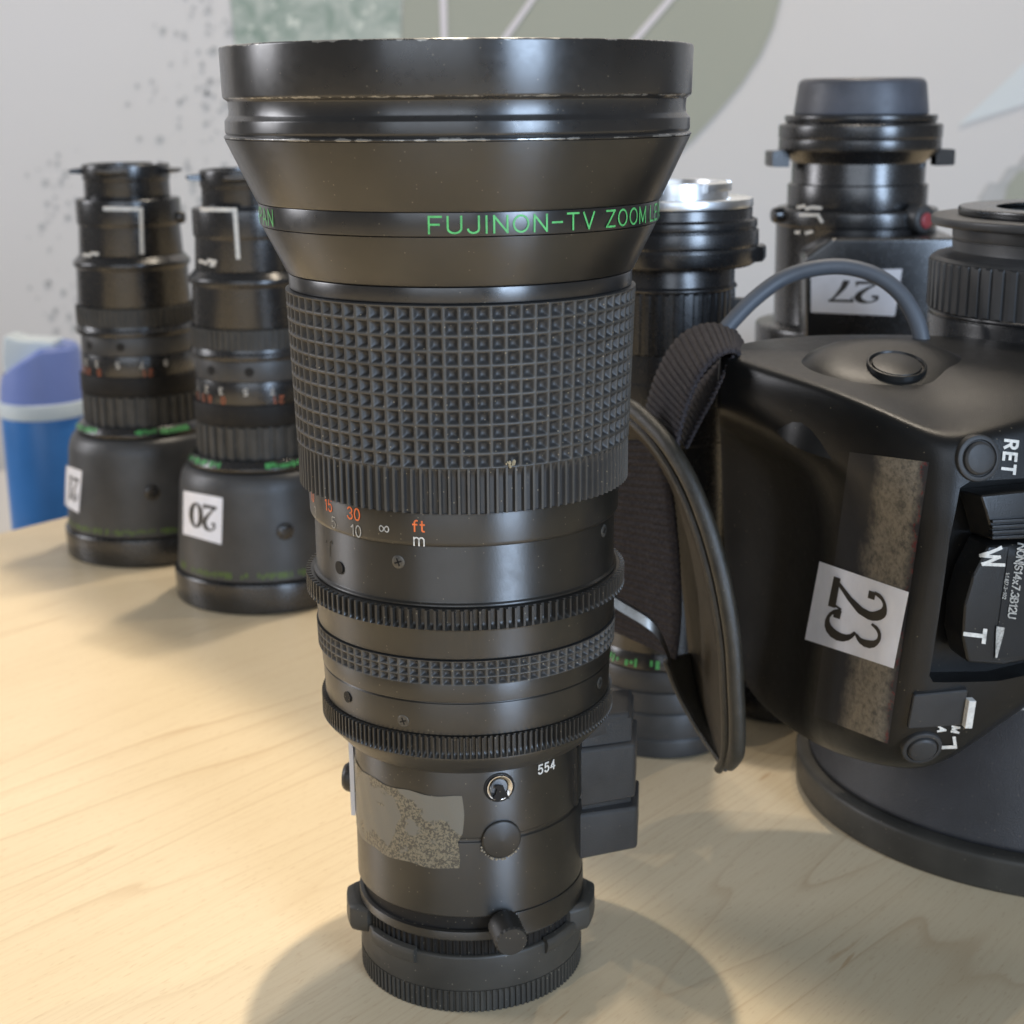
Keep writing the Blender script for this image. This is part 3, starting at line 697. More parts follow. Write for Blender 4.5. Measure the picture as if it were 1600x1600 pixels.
kv.build('broken_key', 'darkgap', so)
d = polar(0, 0, 1, 16.7, 0); d.z = 0; p = polar(0, 0, .0300, 16.7, .0506)
pl = MB().axis_lathe([(.0053, 0), (.0053, .0021), (.0049, .0024), (.0003, .0031), (.00001, .0031)], p, d, 48, .0001).build('plug_disc', 'gearplastic', Z)
gr = MB()
for k in range(16):
    a = R(195 + k * 8.5 + random.uniform(-2, 2)); t = Vector((0, 0, 1)).cross(d).normalized()
    rr = .0054 + random.uniform(0, .0005); s_ = random.uniform(.0002, .0005)
    gr.bm((lambda b: (bmesh.ops.create_icosphere(b, subdivisions=1, radius=s_, matrix=Matrix.Translation(p + d * .0017 + (t * math.cos(a) + Vector((0, 0, 1)) * math.sin(a)) * rr)), b)[1])(bmesh.new()))
gr.build('dried_glue', plain('dried_glue', (.26, .22, .16), .6), pl, kind='stuff')
# tape residue and paper label on the barrel
nt_ = 60; rows_ = []
for k in range(9):
    zt = .0426 + (.0632 - .0426) * k / 8
    row = []
    for i in range(nt_ + 1):
        edge = (-1.2 if k > 3 else -3.6) + 0.5 * math.sin(k * 1.3)
        dg = -83 + (edge + 83) * i / nt_
        row.append(polar(0, 0, .03172 + .00006 * math.sin(i * .7 + k), dg, zt + .0003 * math.sin(i * .35) * (1 if k in (0, 8) else 0)))
    rows_.append(row)
MB().grid(rows_).build('tape_residue', 'tape', iris, keepn=True)
MB().lathe([(.0319, .0445), (.0331, .0446), (.0331, .0675), (.0319, .0676)], seg=24, a0=-84, a1=-150, wd=.0001).build('paper_label', 'paper', iris)
d = polar(0, 0, 1, -100, 0); d.z = 0
MB().axis_lathe([(.0042, 0), (.0042, .0038), (.0034, .0050), (.00001, .0052)], polar(0, 0, .0305, -96, .0530), d, 30, .0004).build('side_knob', 'gearplastic', Z)
# knurled lock knob, pointing outward
d = (polar(0, 0, 1, 15, 0)); d.z = -0.10; d.normalize()
kp = polar(0, 0, .0300, 17.0, .0270)
kn = MB().axis_lathe([(.0026, -.001), (.0026, .003)], kp, d, 24, 0)
x = d.orthogonal().normalized(); y = d.cross(x); nk, nh = 40, 15; vs = []
for i in range(nk):
    for k in range(nh):
        a = 2 * PI * i / nk; bumpy = .00042 * ((i + k) % 2) if 0 < k < nh - 1 else -.0001
        vs.append(kp + d * (.0026 + .0088 * k / (nh - 1)) + (x * math.cos(a) + y * math.sin(a)) * (.0040 + bumpy))
kn.add(vs, [(i * nh + k, ((i + 1) % nk) * nh + k, ((i + 1) % nk) * nh + k + 1, i * nh + k + 1) for i in range(nk) for k in range(nh - 1)] + [tuple(i * nh + nh - 1 for i in range(nk)), tuple(i * nh for i in reversed(range(nk)))])
kn.build('lock_knob', 'gearplastic', Z, sharp=15)
# stepped drive housing on the right flank
def slab(zb, zt, fl, fr, name_bev=.0013):
    """front-left / front-right (x, y) corners, running back round the barrel"""
    q = Vector((.0020, .019, 0))
    f = [Vector((*fl, zb)), Vector((*fr, zb - .0022)), Vector((*fr, zt - .0030)), Vector((*fl, zt))]
    return f, [p + q for p in f]
hb = MB()
for zb, zt, fl, fr in ((.0322, .0462, (.0290, -.0080), (.0475, .0035)), (.0474, .0650, (.0292, -.0066), (.0468, .0046)), (.0664, .0738, (.0296, -.0052), (.0452, .0060))):
    hb.hexa(*slab(zb, zt, fl, fr), bev=.0013, segs=3)
hb.hexa(*slab(.0335, .0722, (.0292, -.0052), (.0458, .0062)), bev=.0008)
hb.build('drive_housing', 'housing', Z)
MB().lathe([(.0312, .0520), (.0327, .0521), (.0327, .0690), (.0312, .0691)], seg=3, a0=64.5, a1=67.2, wd=.0002).build('rail', 'barrel', Z)

# a crumb of dried dirt caught where the rubber meets the flutes
cr = MB()
for k in range(9):
    p = polar(0, 0, .0437 + random.uniform(-.0002, .0002), 16.6 + random.uniform(-1.6, 1.6), .1538 + random.uniform(-.0009, .0009))
    cr.bm((lambda b, p=p: (bmesh.ops.create_icosphere(b, subdivisions=1, radius=random.uniform(.0002, .0005), matrix=Matrix.Translation(p) @ Matrix.Diagonal((1, .6, 1.3, 1))), b)[1])(bmesh.new()))
cr.build('dried_dirt', plain('dried_dirt', (.30, .25, .16), .8, vary=.3, scale=900), Z, kind='stuff')

# ------------------------------------------------------------------ two matching lenses behind on the left
def serif(ch):
    """bold book-face digits: centre lines with widths"""
    if ch == '2':
        return [(arc(.30, .72, .24, .24, 170, 0, 12) + [(.50, .56), (.34, .34), (.10, .09)], [.06, .08, .07, .06, .06, .07, .10, .14, .17, .18, .18, .18, .17, .15, .10, .06]),
                ([(.06, .06), (.56, .06)], [.12, .13]), ([(.55, .05), (.60, .22)], [.06, .03]), ([(.10, .70), (.15, .70)], [.12, .12])]
    if ch == '3':
        return [(arc(.28, .76, .21, .21, 165, -60, 12), [.05, .07, .07, .06, .06, .07, .10, .14, .16, .15, .12, .08, .05]),
                (arc(.27, .29, .26, .26, 70, -160, 12), [.05, .08, .12, .16, .18, .18, .16, .12, .08, .06, .06, .07, .08]), ([(.08, .18), (.13, .18)], [.12, .12])]
    if ch == '0':
        return [(arc(.31, .5, .22, .46, 90, 450, 28), [.07 + .13 * abs(math.sin(2 * PI * i / 28)) for i in range(29)])]
    if ch == '7':
        return [([(.06, .92), (.56, .92)], [.12, .12]), ([(.07, .94), (.05, .74)], [.05, .03]), ([(.56, .93), (.40, .60), (.28, .30), (.22, .02)], [.05, .09, .14, .16])]
    return [([(.30, .96), (.30, .04)], [.17, .17]), ([(.14, .03), (.46, .03)], [.06, .06]), ([(.12, .84), (.30, .97)], [.06, .06])]

def bilinear(c, s, t):
    return tuple((c[0][k] * (1 - s) + c[1][k] * s) * (1 - t) + (c[3][k] * (1 - s) + c[2][k] * s) * t for k in (0, 1))
def sticker(corners, surf, digits, parent, turn, size=.72, lab=None):
    """paper square laid on a surface; corners TL TR BR BL in frame pixels; turn = 180 or 90 (clockwise)"""
    n = 10; rows = [[surf(*bilinear(corners, i / n, j / n), .0002) for i in range(n + 1)] for j in range(n + 1)]
    st = MB().grid(rows).build('number_sticker', 'paper', parent, sharp=0, keepn=True)
    if lab: st['label'] = lab
    lines = []; wd = .62 * len(digits); x0 = -wd / 2
    for k, ch in enumerate(digits):
        for pl, ws in serif(ch): lines.append(([(x0 + .62 * k + a, b - .5) for a, b in pl], ws))
    def M(u, v):
        u *= size * .78; v *= size * .78
        if turn == 180: s, t = .5 - u, .5 + v
        else: s, t = .5 + v, .5 + u     # 90 degrees clockwise: text runs downward
        if turn == 90: s, t = .5 + v * 1.0, .5 + u
        return surf(*bilinear(corners, s, t), .0004)
    strokes(MB(), lines, .1, M, .05).build('digits', 'ink', st, sharp=0, keepn=True)
    return st

def stud_ring(g, n, r0, r1, z0, z1, ax, ay, duty=.55, tw=0.0):
    """wide ribs round a barrel"""
    zz = [z0, z0 + .0005, z1 - .0005, z1]
    us_ = [0, .04, duty - .04, duty, duty + .04, .96]
    def f(u, z, i):
        rr = r1 if .03 < u < duty - .03 else r0
        return rr if z0 + 1e-5 < z < z1 - 1e-5 else r0
    return g.field(zz, n, us_, f, ax, ay, tw)

def marks_ring(parent, ax, ay, r, z, h, degs, mats, name='scale_mark', chars='1358204'):
    for k, dg in enumerate(degs):
        put_text(chars[k % len(chars)], h, h * .16, cyl_map(ax, ay, r, dg, z + (h if True else 0), flip=True), name, mats[k % len(mats)], parent)

def broken_band(mb, ax, ay, rfun, z, h, d0, d1, step, fill):
    """small illegible painted characters round a ring: short dashes"""
    d = d0
    while d < d1:
        wdt = step * random.uniform(.45, .95)
        if random.random() < fill:
            lo = z + h * random.choice((0, 0, .3)); hi = z + h * random.choice((1, 1, .7))
            mb.add([polar(ax, ay, rfun(lo) + .0001, d, lo), polar(ax, ay, rfun(lo) + .0001, d + wdt * .8, lo), polar(ax, ay, rfun(hi) + .0001, d + wdt * .8, hi), polar(ax, ay, rfun(hi) + .0001, d, hi)], [(0, 1, 2, 3)])
        d += step
    return mb

def telephoto(ax, ay, lab, digits, corners, elbow, dots_px, rot, lift):
    Zr = root('telephoto_lens', (ax, ay, 0), lab, 'camera lens', 'pair of lenses standing front down on the left')
    def pt(prof, name, mat, parent=Zr, **kw): return MB().lathe([(r + .0013 * min(1, r / .02), z) for r, z in prof], ax, ay, **{'seg': 96, **kw}).build(name, mat, parent)
    k = lift
    hood = pt([(.030, .0660), (.0345, .0668), (.0366, .0648), (.0382, .0615), (.0390, .0580), (.0424, .0165), (.0424, .0156), (.040, .0152)], 'hood', 'lensgrey', wd=.0006)
    rfun = lambda z: .0403 + (.058 - z) * (.0034 / .0415)
    pt([(.040, .0153), (.0438, .0150), (.0441, .0140), (.0438, .0006), (.0430, .0), (.0001, .0)], 'hood_rim', 'lensblack', wd=.0006)
    broken_band(MB(), ax, ay, rfun, .0175, .0030, -62 + rot, 88 + rot, 2.6, .8).build('ring_lettering', 'olive', hood, sharp=0, keepn=True)
    col = pt([(.028, .0730), (.0304, .0729), (.0318, .0724), (.0345, .0690), (.034, .0672), (.030, .0665)], 'hood_collar', 'lensblack')
    cf = lambda z: .0333 + (.0724 - z) * .794
    broken_band(MB(), ax, ay, cf, .0695, .0024, -72 + rot, -26 + rot, 2.4, .9).build('ring_lettering', 'green', col, sharp=0, keepn=True)
    broken_band(MB(), ax, ay, cf, .0695, .0024, 12 + rot, 62 + rot, 2.4, .9).build('ring_lettering', 'green', col, sharp=0, keepn=True)
    stud_ring(MB(), 34, .0298, .0311, .0714, .0884, ax, ay, .6).build('focus_grip', 'rubber', Zr, sharp=30)
    pt([(.0284, .0886), (.0300, .0889), (.0300, .0986), (.0284, .0988)], 'fine_knurl_ring', 'darkgap')
    sc = pt([(.027, .0985), (.0288, .0986), (.0286, .1096), (.027, .1097)], 'distance_scale', 'lensblack')
    marks_ring(sc, ax, ay, .0301, .1040, .0030, [d + rot for d in (-62, -44, -26, -2, 22, 46)], ['white'], chars='123578')
    marks_ring(sc, ax, ay, .0301, .0995, .0032, [d + rot for d in (-62, -50, -40, -24, 24, 30)], ['dullorange'], chars='358012')
    gy = pt([(.027, .1096), (.0282, .1098), (.0280, .1196), (.027, .1198)], 'grey_barrel', 'lensgrey')
    for dg in (-38 + rot, 2 + rot):
        d = polar(0, 0, 1, dg, 0); d.z = 0
        MB().axis_lathe([(.0001, 0), (.0022, .0), (.0022, .0004)], polar(ax, ay, .0293, dg, .1148), d, 20, 0).build('barrel_hole', 'darkgap', gy)
    pt([(.027, .1198), (.0303, .1200), (.0305, .1212), (.0305, .1226), (.0296, .1236), (.0294, .1248)], 'dark_band', 'lensblack')
    stud_ring(MB(), 60, .0303, .0310, .1246, .1344, ax, ay, .5).build('zoom_grip', 'rubber', Zr, sharp=30)
    pt([(.026, .1345), (.0283, .1346), (.0276, .1538), (.0286, .1546), (.0290, .1552), (.0290, .1572), (.0282, .1578), (.0258, .1606), (.024, .1608)], 'zoom_barrel', 'lensblack', wd=.0005)
    ir = pt([(.023, .1606), (.0256, .1608), (.0248, .1758), (.0256, .1766), (.0256, .1886), (.0250, .1894), (.020, .1896)], 'iris_barrel', 'lensblack', wd=.0005)
    pt([(.018, .1895), (.0207, .1897), (.0205, .1985), (.0211, .1990), (.0211, .2062), (.0205, .2068), (.0185, .2068), (.0180, .2000), (.0001, .1995)], 'mount', 'lensblack', wd=.0004)
    for dg in (-82 + rot, 4 + rot, 86 + rot):
        b = MB().lathe([(.0215, .2016), (.0280, .2022), (.0288, .2030), (.0288, .2040), (.0274, .2044), (.0215, .2048)], ax, ay, seg=10, a0=dg - 17, a1=dg + 17, wd=.0003)
        b.build('bayonet_lug', 'lensblack', Zr)
    d = polar(0, 0, 1, 92 + rot, 0); d.z = 0
    MB().axis_lathe([(.0032, 0), (.0032, .0042), (.0024, .0054), (.00001, .0054)], polar(ax, ay, .0245, 92 + rot, .1790), d, 20, .0003).build('side_knob', 'lensblack', Zr)
    def onir(x, y, off=.0002): return oncyl(x, y, .0270 + off, ax, ay)
    strokes(MB(), [elbow], 6.5, onir, 4).build('white_index_line', 'white', ir, sharp=0, keepn=True)
    strokes(MB(), dots_px, 5.0, onir, 4).build('white_marks', 'white', ir, sharp=0, keepn=True)
    def onhood(x, y, off=0.0):
        r = .0415
        for _ in range(6): p = oncyl(x, y, r, ax, ay); r = rfun(p.z) + off
        return p
    sticker(corners, onhood, digits, hood, 180)
    # lever boss on the hood
    d = polar(0, 0, 1, 28 + rot, 0); d.z = 0
    MB().axis_lathe([(.0042, 0), (.0042, .0016), (.0030, .0024), (.00001, .0024)], polar(ax, ay, .0410, 22 + rot, .0400), d, 18, .0003).build('release_catch', 'lensblack', hood)
    return Zr

telephoto(-.1109, .349, 'black lens standing front down with an upside-down 20 sticker on its hood', '20',
          [(286.8, 766.6), (348, 778), (346, 851), (286, 834)], [(315, 327), (367, 328), (372, 402)], [[(313, 408), (322, 411)], [(326, 407), (336, 409)], [(330, 414), (334, 414)]], 0, 0)
telephoto(-.1874, .4288, 'leftmost black lens standing front down, beside the blue bottle', '21',
          [(103, 727), (128, 736), (123, 802), (101, 789)], [(164, 326), (220, 327), (222, 394)], [[(131, 398), (140, 399)], [(144, 396), (152, 397)]], -6, 0)

# ------------------------------------------------------------------ lens with bright metal mount
ax, ay = .0692, .160
C3 = root('chrome_mount_lens', (ax, ay, 0), 'black lens with a bright silver mount on top, behind the flared lens', 'camera lens')
def pc(prof, name, mat, parent=C3, **kw): return MB().lathe(prof, ax, ay, **{'seg': 110, **kw}).build(name, mat, parent)
pc([(.017, .2030), (.0176, .2088), (.0206, .2088), (.0207, .2045), (.0208, .2033)], 'silver_bayonet', 'brightalloy', wd=.0003)
for dg in (30, 100, 170, 240, 310):
    MB().lathe([(.0200, .2056), (.0226, .2058), (.0226, .2086), (.0200, .2088)], ax, ay, seg=8, a0=dg, a1=dg + 38, wd=.0002).build('bayonet_claw', 'brightalloy', C3)
pc([(.0170, .2032), (.0295, .2033), (.0296, .2003), (.028, .2000)], 'silver_flange', 'brightalloy', wd=.0004)
pc([(.026, .2001), (.0294, .2000), (.0294, .1966), (.0300, .1962), (.0312, .1960), (.0313, .1935), (.0308, .1932), (.0308, .1926), (.0318, .1924), (.0319, .1876), (.0316, .1870), (.0316, .1866), (.0319, .1862), (.0314, .1812), (.0295, .1800), (.0235, .1796)], 'mount_rings', 'lensblack', wd=.0003)
MB().lathe([(.0300, .1812), (.0340, .1816), (.0346, .1826), (.0346, .1862), (.0340, .1868), (.0300, .1870)], ax, ay, seg=8, a0=68, a1=92, wd=.0004).build('mount_lug', 'lensblack', C3)
pc([(.022, .1798), (.0238, .1795), (.0238, .1736), (.0247, .1730), (.0248, .1722), (.0243, .1718), (.0236, .1716)], 'mount_neck', 'lensblack')
b = MB(); stud_ring(b, 44, .0236, .0242, .1500, .1716, ax, ay, .5); b.build('ribbed_ring', 'lensblack', C3, sharp=30)
MB().lathe([(.0238, .1640), (.0290, .1644), (.0290, .1672), (.0238, .1676)], ax, ay, seg=6, a0=80, a1=96, wd=.0003).build('lock_lever', 'lensgrey', C3)
pc([(.022, .1500), (.0242, .1499), (.0241, .1400), (.0246, .1396), (.0246, .1180), (.0240, .1175), (.0240, .0800), (.0236, .0400)], 'barrel', 'lensblack', wd=.0004)
gc = pc([(.0225, .0402), (.0238, .0400), (.0252, .0340), (.024, .0338)], 'lettered_collar', 'lensblack')
broken_band(MB(), ax, ay, lambda z: .0242 + (.039 - z) * .2333, .0348, .0030, -70, 30, 4.6, .85).build('ring_lettering', 'green', gc, sharp=0, keepn=True)
pc([(.023, .0338), (.0254, .0336), (.0262, .0300), (.0258, .0258), (.0254, .0256), (.0262, .0252), (.0266, .0180), (.0262, .0177), (.0262, .0174), (.0268, .0170), (.0270, .0080), (.0266, .0078), (.0266, .0074), (.0271, .0070), (.0270, .0006), (.0262, 0), (.0001, 0)], 'front_hood', 'lensgrey', wd=.0003)

# ------------------------------------------------------------------ lens with the 27 sticker, far right
ax, ay = .1665, .30
D4 = root('capped_lens', (ax, ay, 0), 'black lens with a grey cap on top and an upside-down 27 sticker', 'camera lens')
def pd(prof, name, mat, parent=D4, **kw): return MB().lathe(prof, ax, ay, **{'seg': 110, **kw}).build(name, mat, parent)
pd([(.0001, .2452), (.0250, .2450), (.0268, .2440), (.0274, .2425), (.0290, .2300), (.028, .2296)], 'rear_cap', 'capgrey', wd=.0010)
pd([(.027, .2297), (.0325, .2296), (.0328, .2290), (.0327, .2272), (.0320, .2266), (.0320, .2262), (.0348, .2258), (.0352, .2250), (.0352, .2200), (.0347, .2196), (.0350, .2192), (.0350, .2150), (.0338, .2142), (.0290, .2098), (.0288, .2092)], 'mount_rings', 'lensblack', wd=.0004)
for dg in (-84, 88):
    MB().lathe([(.0330, .2078), (.0405, .2080), (.0410, .2088), (.0410, .2142), (.0405, .2148), (.0330, .2150)], ax, ay, seg=6, a0=dg - 9, a1=dg + 9, wd=.0004).build('mount_lug', 'lensblack', D4)
pd([(.027, .2100), (.0289, .2096), (.0289, .2006), (.0304, .2002), (.0304, .1906), (.030, .1902)], 'neck', 'lensblack')
ib = pd([(.029, .1904), (.0346, .1902), (.0354, .1890), (.0356, .1834), (.0350, .1826), (.0346, .1405), (.036, .1402)], 'iris_barrel', 'lensblack')
pd([(.034, .1404), (.0420, .1392), (.0428, .1380), (.0424, .1100), (.0300, .1080), (.0300, .0500), (.0400, .0480), (.0410, .0006), (.0400, 0), (.0001, 0)], 'lower_barrel', 'lensblack', wd=.0006)
d = polar(0, 0, 1, -78, 0); d.z = 0
MB().axis_lathe([(.0034, 0), (.0034, .0050), (.0026, .0060), (.00001, .0060)], polar(ax, ay, .0335, -78, .1872), d, 20, .0003).build('side_knob', 'lensblack', D4)
d = polar(0, 0, 1, 34, 0); d.z = 0
kb_ = MB().axis_lathe([(.0062, 0), (.0062, .0060), (.0054, .0072), (.00001, .0072)], polar(ax, ay, .0330, 34, .1868), d, 26, .0005).build('knob_housing', 'lensgrey', D4)
MB().axis_lathe([(.0034, .0070), (.0034, .0078), (.0026, .0084), (.00001, .0084)], polar(ax, ay, .0330, 34, .1862), d, 22, .0002).build('red_button', 'red', kb_)
bx = MB(); YB = .250
f = [at(x, y, YB) for x, y in ((1258, 560), (1258, 402), (1300, 372), (1500, 372), (1500, 560))]
bx.hexa(f, [p + Vector((.004, .05, 0)) for p in f], bev=.002, segs=3)
box_ = bx.build('servo_box', 'lensblack', D4)
sticker([(1267, 424), (1410, 420), (1398, 494), (1267, 488)], lambda x, y, off=0: at(x, y, YB - off), '27', box_, 180, .62)
strokes(MB(), [[(1247, 324), (1256, 322)], [(1260, 326), (1268, 324)], [(1272, 324), (1282, 325)], [(1252, 336), (1278, 336), (1284, 346)], [(1244, 363), (1248, 363)], [(1260, 364), (1268, 362)]], 5, lambda x, y: oncyl(x, y, .0358, ax, ay), 4).build('white_marks', 'white', ib, sharp=0, keepn=True)

# ------------------------------------------------------------------ lens with the hand grip
EX, EY = .2005, .1075
E5 = root('servo_lens', (EX, EY, 0), 'large black lens with a hand grip, leather strap and a sideways 23 sticker', 'camera lens')
def pe(prof, name, mat, parent=E5, **kw): return MB().lathe(prof, EX, EY, **{'seg': 180, **kw}).build(name, mat, parent)
pe([(.030, .2022), (.0340, .2024), (.0416, .2024), (.0419, .2020), (.0418, .2000), (.040, .1998)], 'rear_collar', 'lensblack')
pe([(.036, .1999), (.0500, .1996), (.0504, .1990), (.0503, .1972), (.0498, .1966), (.042, .1964)], 'rear_flange', 'lensgrey')
pe([(.040, .1966), (.0434, .1962), (.0432, .1925), (.0428, .1923), (.0428, .1920), (.0432, .1918), (.0430, .1886), (.0440, .1880), (.0484, .1870), (.0500, .1858), (.048, .1856)], 'rear_neck', 'lensgrey')
stud_ring(MB(), 70, .0496, .0503, .1700, .1857, EX, EY, .5).build('ribbed_ring', 'lensgrey', E5, sharp=30)
pe([(.046, .1700), (.0497, .1698), (.0497, .1688), (.0490, .1686), (.0490, .1682), (.0497, .1680), (.0490, .1500), (.0490, .0700), (.046, .0690)], 'barrel', 'lensblack')
hd = pe([(.046, .0720), (.0600, .0716), (.0640, .0700), (.0655, .0670), (.0826, .0140), (.0820, .0126), (.080, .0124)], 'front_hood', 'hoodblue', wd=.0008)
pe([(.080, .0126), (.0850, .0124), (.0866, .0116), (.0868, .0100), (.0864, .0008), (.0856, 0), (.0001, 0)], 'hood_rim', 'capplastic', wd=.0006)
def onhd(x, y):
    r = .07
    for _ in range(6): p = oncyl(x, y, r, EX, EY); r = .0655 + (.0670 - p.z) * .3226 + .0002
    return p
strokes(MB(), [[(1566, 1112), (1568, 1104)], [(1572, 1116), (1580, 1118), (1582, 1110)], [(1596, 1108), (1604, 1108)]], 3, onhd, 3).build('white_marks', 'worn_white', hd, sharp=0, keepn=True)

# hand grip body: a cage of horizontal rings, smoothed
rings = [
 # left tip ............................................................ corner ............ right ........
 [(1124, 542, .066), (1150, 548, .060), (1215, 566, .046), (1300, 592, .030), (1405, 628, .016), (1470, 652, .008), (1535, 634, .010), (1612, 612, .014), (1740, 585, .024)],
 [(1112, 546, .062), (1136, 553, .056), (1202, 578, .040), (1292, 604, .023), (1402, 646, .006), (1468, 676, -.003), (1530, 668, -.002), (1612, 648, .003), (1740, 622, .012)],
 [(1106, 560, .061), (1130, 568, .054), (1196, 592, .038), (1290, 618, .021), (1400, 662, .002), (1476, 698, -.008), (1526, 692, -.007), (1612, 672, -.001), (1740, 648, .008)],
 [(1104, 632, .062), (1128, 642, .054), (1190, 672, .039), (1286, 716, .022), (1392, 742, .002), (1468, 766, -.009), (1512, 768, -.008), (1612, 756, -.003), (1740, 730, .006)],
 [(1106, 646, .074), (1130, 658, .068), (1194, 690, .060), (1290, 744, .025), (1390, 772, .003), (1464, 800, -.010), (1508, 804, -.009), (1612, 792, -.004), (1740, 770, .005)],
 [(1106, 662, .106), (1142, 676, .102), (1206, 716, .085), (1296, 790, .032), (1386, 822, .004), (1456, 850, -.010), (1498, 852, -.010), (1612, 842, -.005), (1740, 820, .005)],
 [(1108, 850, .108), (1156, 862, .104), (1216, 890, .084), (1294, 912, .031), (1376, 930, .003), (1438, 944, -.010), (1478, 944, -.010), (1612, 930, -.005), (1740, 900, .005)],
 [(1118, 970, .100), (1164, 1000, .094), (1218, 1030, .070), (1280, 1052, .029), (1352, 1070, .001), (1414, 1086, -.009), (1456, 1086, -.009), (1610, 1020, -.004), (1740, 970, .006)],
 [(1136, 1036, .090), (1172, 1076, .080), (1220, 1116, .054), (1278, 1146, .025), (1342, 1166, .001), (1408, 1180, -.006), (1466, 1180, -.006), (1612, 1076, -.001), (1740, 1010, .010)],
 [(1170, 1084, .086), (1200, 1126, .076), (1246, 1162, .054), (1300, 1190, .030), (1350, 1206, .012), (1412, 1218, .004), (1482, 1214, .003), (1614, 1106, .006), (1740, 1040, .018)],
]
gv = []; 
for row in rings:
    pts = [at(*p) for p in row]
    zb = pts[0].z; zr = pts[-1].z
    pts += [Vector((.215, .075, zr)), Vector((.165, .095, (zr + zb) / 2)), Vector((.104, max(.096, row[0][2] + .012), zb))]
    gv.append(pts)
nr, ncol = len(gv), len(gv[0])
def mean(ps):
    s = Vector((0, 0, 0))
    for p in ps: s += p
    return s / len(ps)
top_c = mean(gv[0]) + Vector((0, 0, .002)); bot_c = mean(gv[-1]) + Vector((0, 0, .006))
gm = MB()
inner_t = [p.lerp(top_c, .35) + Vector((0, 0, .0012)) for p in gv[0]]; inner_b = [p.lerp(bot_c, .4) for p in gv[-1]]
allr = [inner_t] + gv + [inner_b]
vs = [p for r_ in allr for p in r_]; n_ = len(allr)
fs = [(i * ncol + k, i * ncol + (k + 1) % ncol, (i + 1) * ncol + (k + 1) % ncol, (i + 1) * ncol + k) for i in range(n_ - 1) for k in range(ncol)]
vs += [top_c + Vector((0, 0, .0012)), bot_c]
fs += [(len(vs) - 2, k, (k + 1) % ncol) for k in range(ncol)] + [(len(vs) - 1, (n_ - 1) * ncol + (k + 1) % ncol, (n_ - 1) * ncol + k) for k in range(ncol)]
gm.add(vs, fs)
grip = gm.build('hand_grip', 'gripbody', E5, sharp=0)
sd = grip.modifiers.new('smooth', 'SUBSURF'); sd.levels = 3; sd.render_levels = 3
bpy.context.view_layer.update()
ev = grip.evaluated_get(bpy.context.evaluated_depsgraph_get())
nm = bpy.data.meshes.new_from_object(ev); grip.modifiers.clear(); grip.data = nm
nm.polygons.foreach_set('use_smooth', [True] * len(nm.polygons))
GO = ORG[E5.name]
def to_px(p):
    q = p - CAM; d_ = q.dot(FWD); return 800 + FPX * q.dot(IMX) / d_, 800 + FPX * q.dot(IMY) / d_
bvh = BVHTree.FromPolygons([v.co + GO for v in nm.vertices], [tuple(p.vertices) for p in nm.polygons])
def ongrip(x, y, off=.0002):
    v = ray(x, y).normalized(); h = bvh.ray_cast(CAM, v)
    if h[0] is None:
        h = bvh.find_nearest(at(x, y, 0.0))
    nrm = h[1]
    if nrm.dot(v) > 0: nrm = -nrm
    return h[0] + nrm * off
def gripn(x, y):
    h = bvh.ray_cast(CAM, ray(x, y).normalized()); n = h[1] if h[0] is not None else Vector((0, -1, 0))
    return -n if n.dot(ray(x, y)) > 0 else n
def patch(corners, name, mat, parent, off, n=16, uv=False):
    b = MB(); rows = [[ongrip(*bilinear(corners, i / n, j / n), off) for i in range(n + 1)] for j in range(n + 1)]
    b.grid(rows)
    if uv: b.uv = [(i / n, j / n) for j in range(n + 1) for i in range(n + 1)]
    return b.build(name, mat, parent, sharp=0, keepn=True)
patch([(1328, 706), (1452, 722), (1388, 1162), (1272, 1118)], 'torn_tape', 'griptape', grip, .00015, 30, True)
sticker([(1283, 877), (1422, 925), (1398, 1044), (1260, 999)], lambda x, y, o=0: ongrip(x, y, .0003 + o), '23', grip, 90, .80)
# RET button and lower round button
def round_button(x, y, rad, name):
    p, nn = ongrip(x, y, 0), gripn(x, y)
    o = MB().axis_lathe([(rad * 1.0, -.002), (rad, .0003), (rad * .97, .0007), (rad * .80, .0009), (rad * .76, .0003), (rad * .72, .0003), (rad * .70, .0012), (rad * .60, .0017), (rad * .3, .0019), (.00001, .00195)], p, nn, 40, .0001)
    return o.build(name, 'button', grip)
round_button(1528, 716, .0062, 'return_button')
round_button(1440, 1168, .0056, 'record_button')
def glyphs(txt, x, y, h, wd, name, mat, turn, gap=.3, par=None):
    ls, w_ = text_lines(txt, h, gap); c, s = math.cos(R(turn)), math.sin(R(turn))
    ls = [[(x + (a - w_ / 2) * c - (-(b - h / 2)) * s, y + (a - w_ / 2) * s + (-(b - h / 2)) * c) for a, b in l] for l in ls]
    return strokes(MB(), ls, wd, lambda u, v: (par or ongrip)(u, v, .0003) if par is None else par(u, v), max(2, wd * .8)).build(name, mat, grip, sharp=0, keepn=True)
glyphs('RET', 1577, 714, 19, 4.6, 'lettering', 'white', 96, .45)
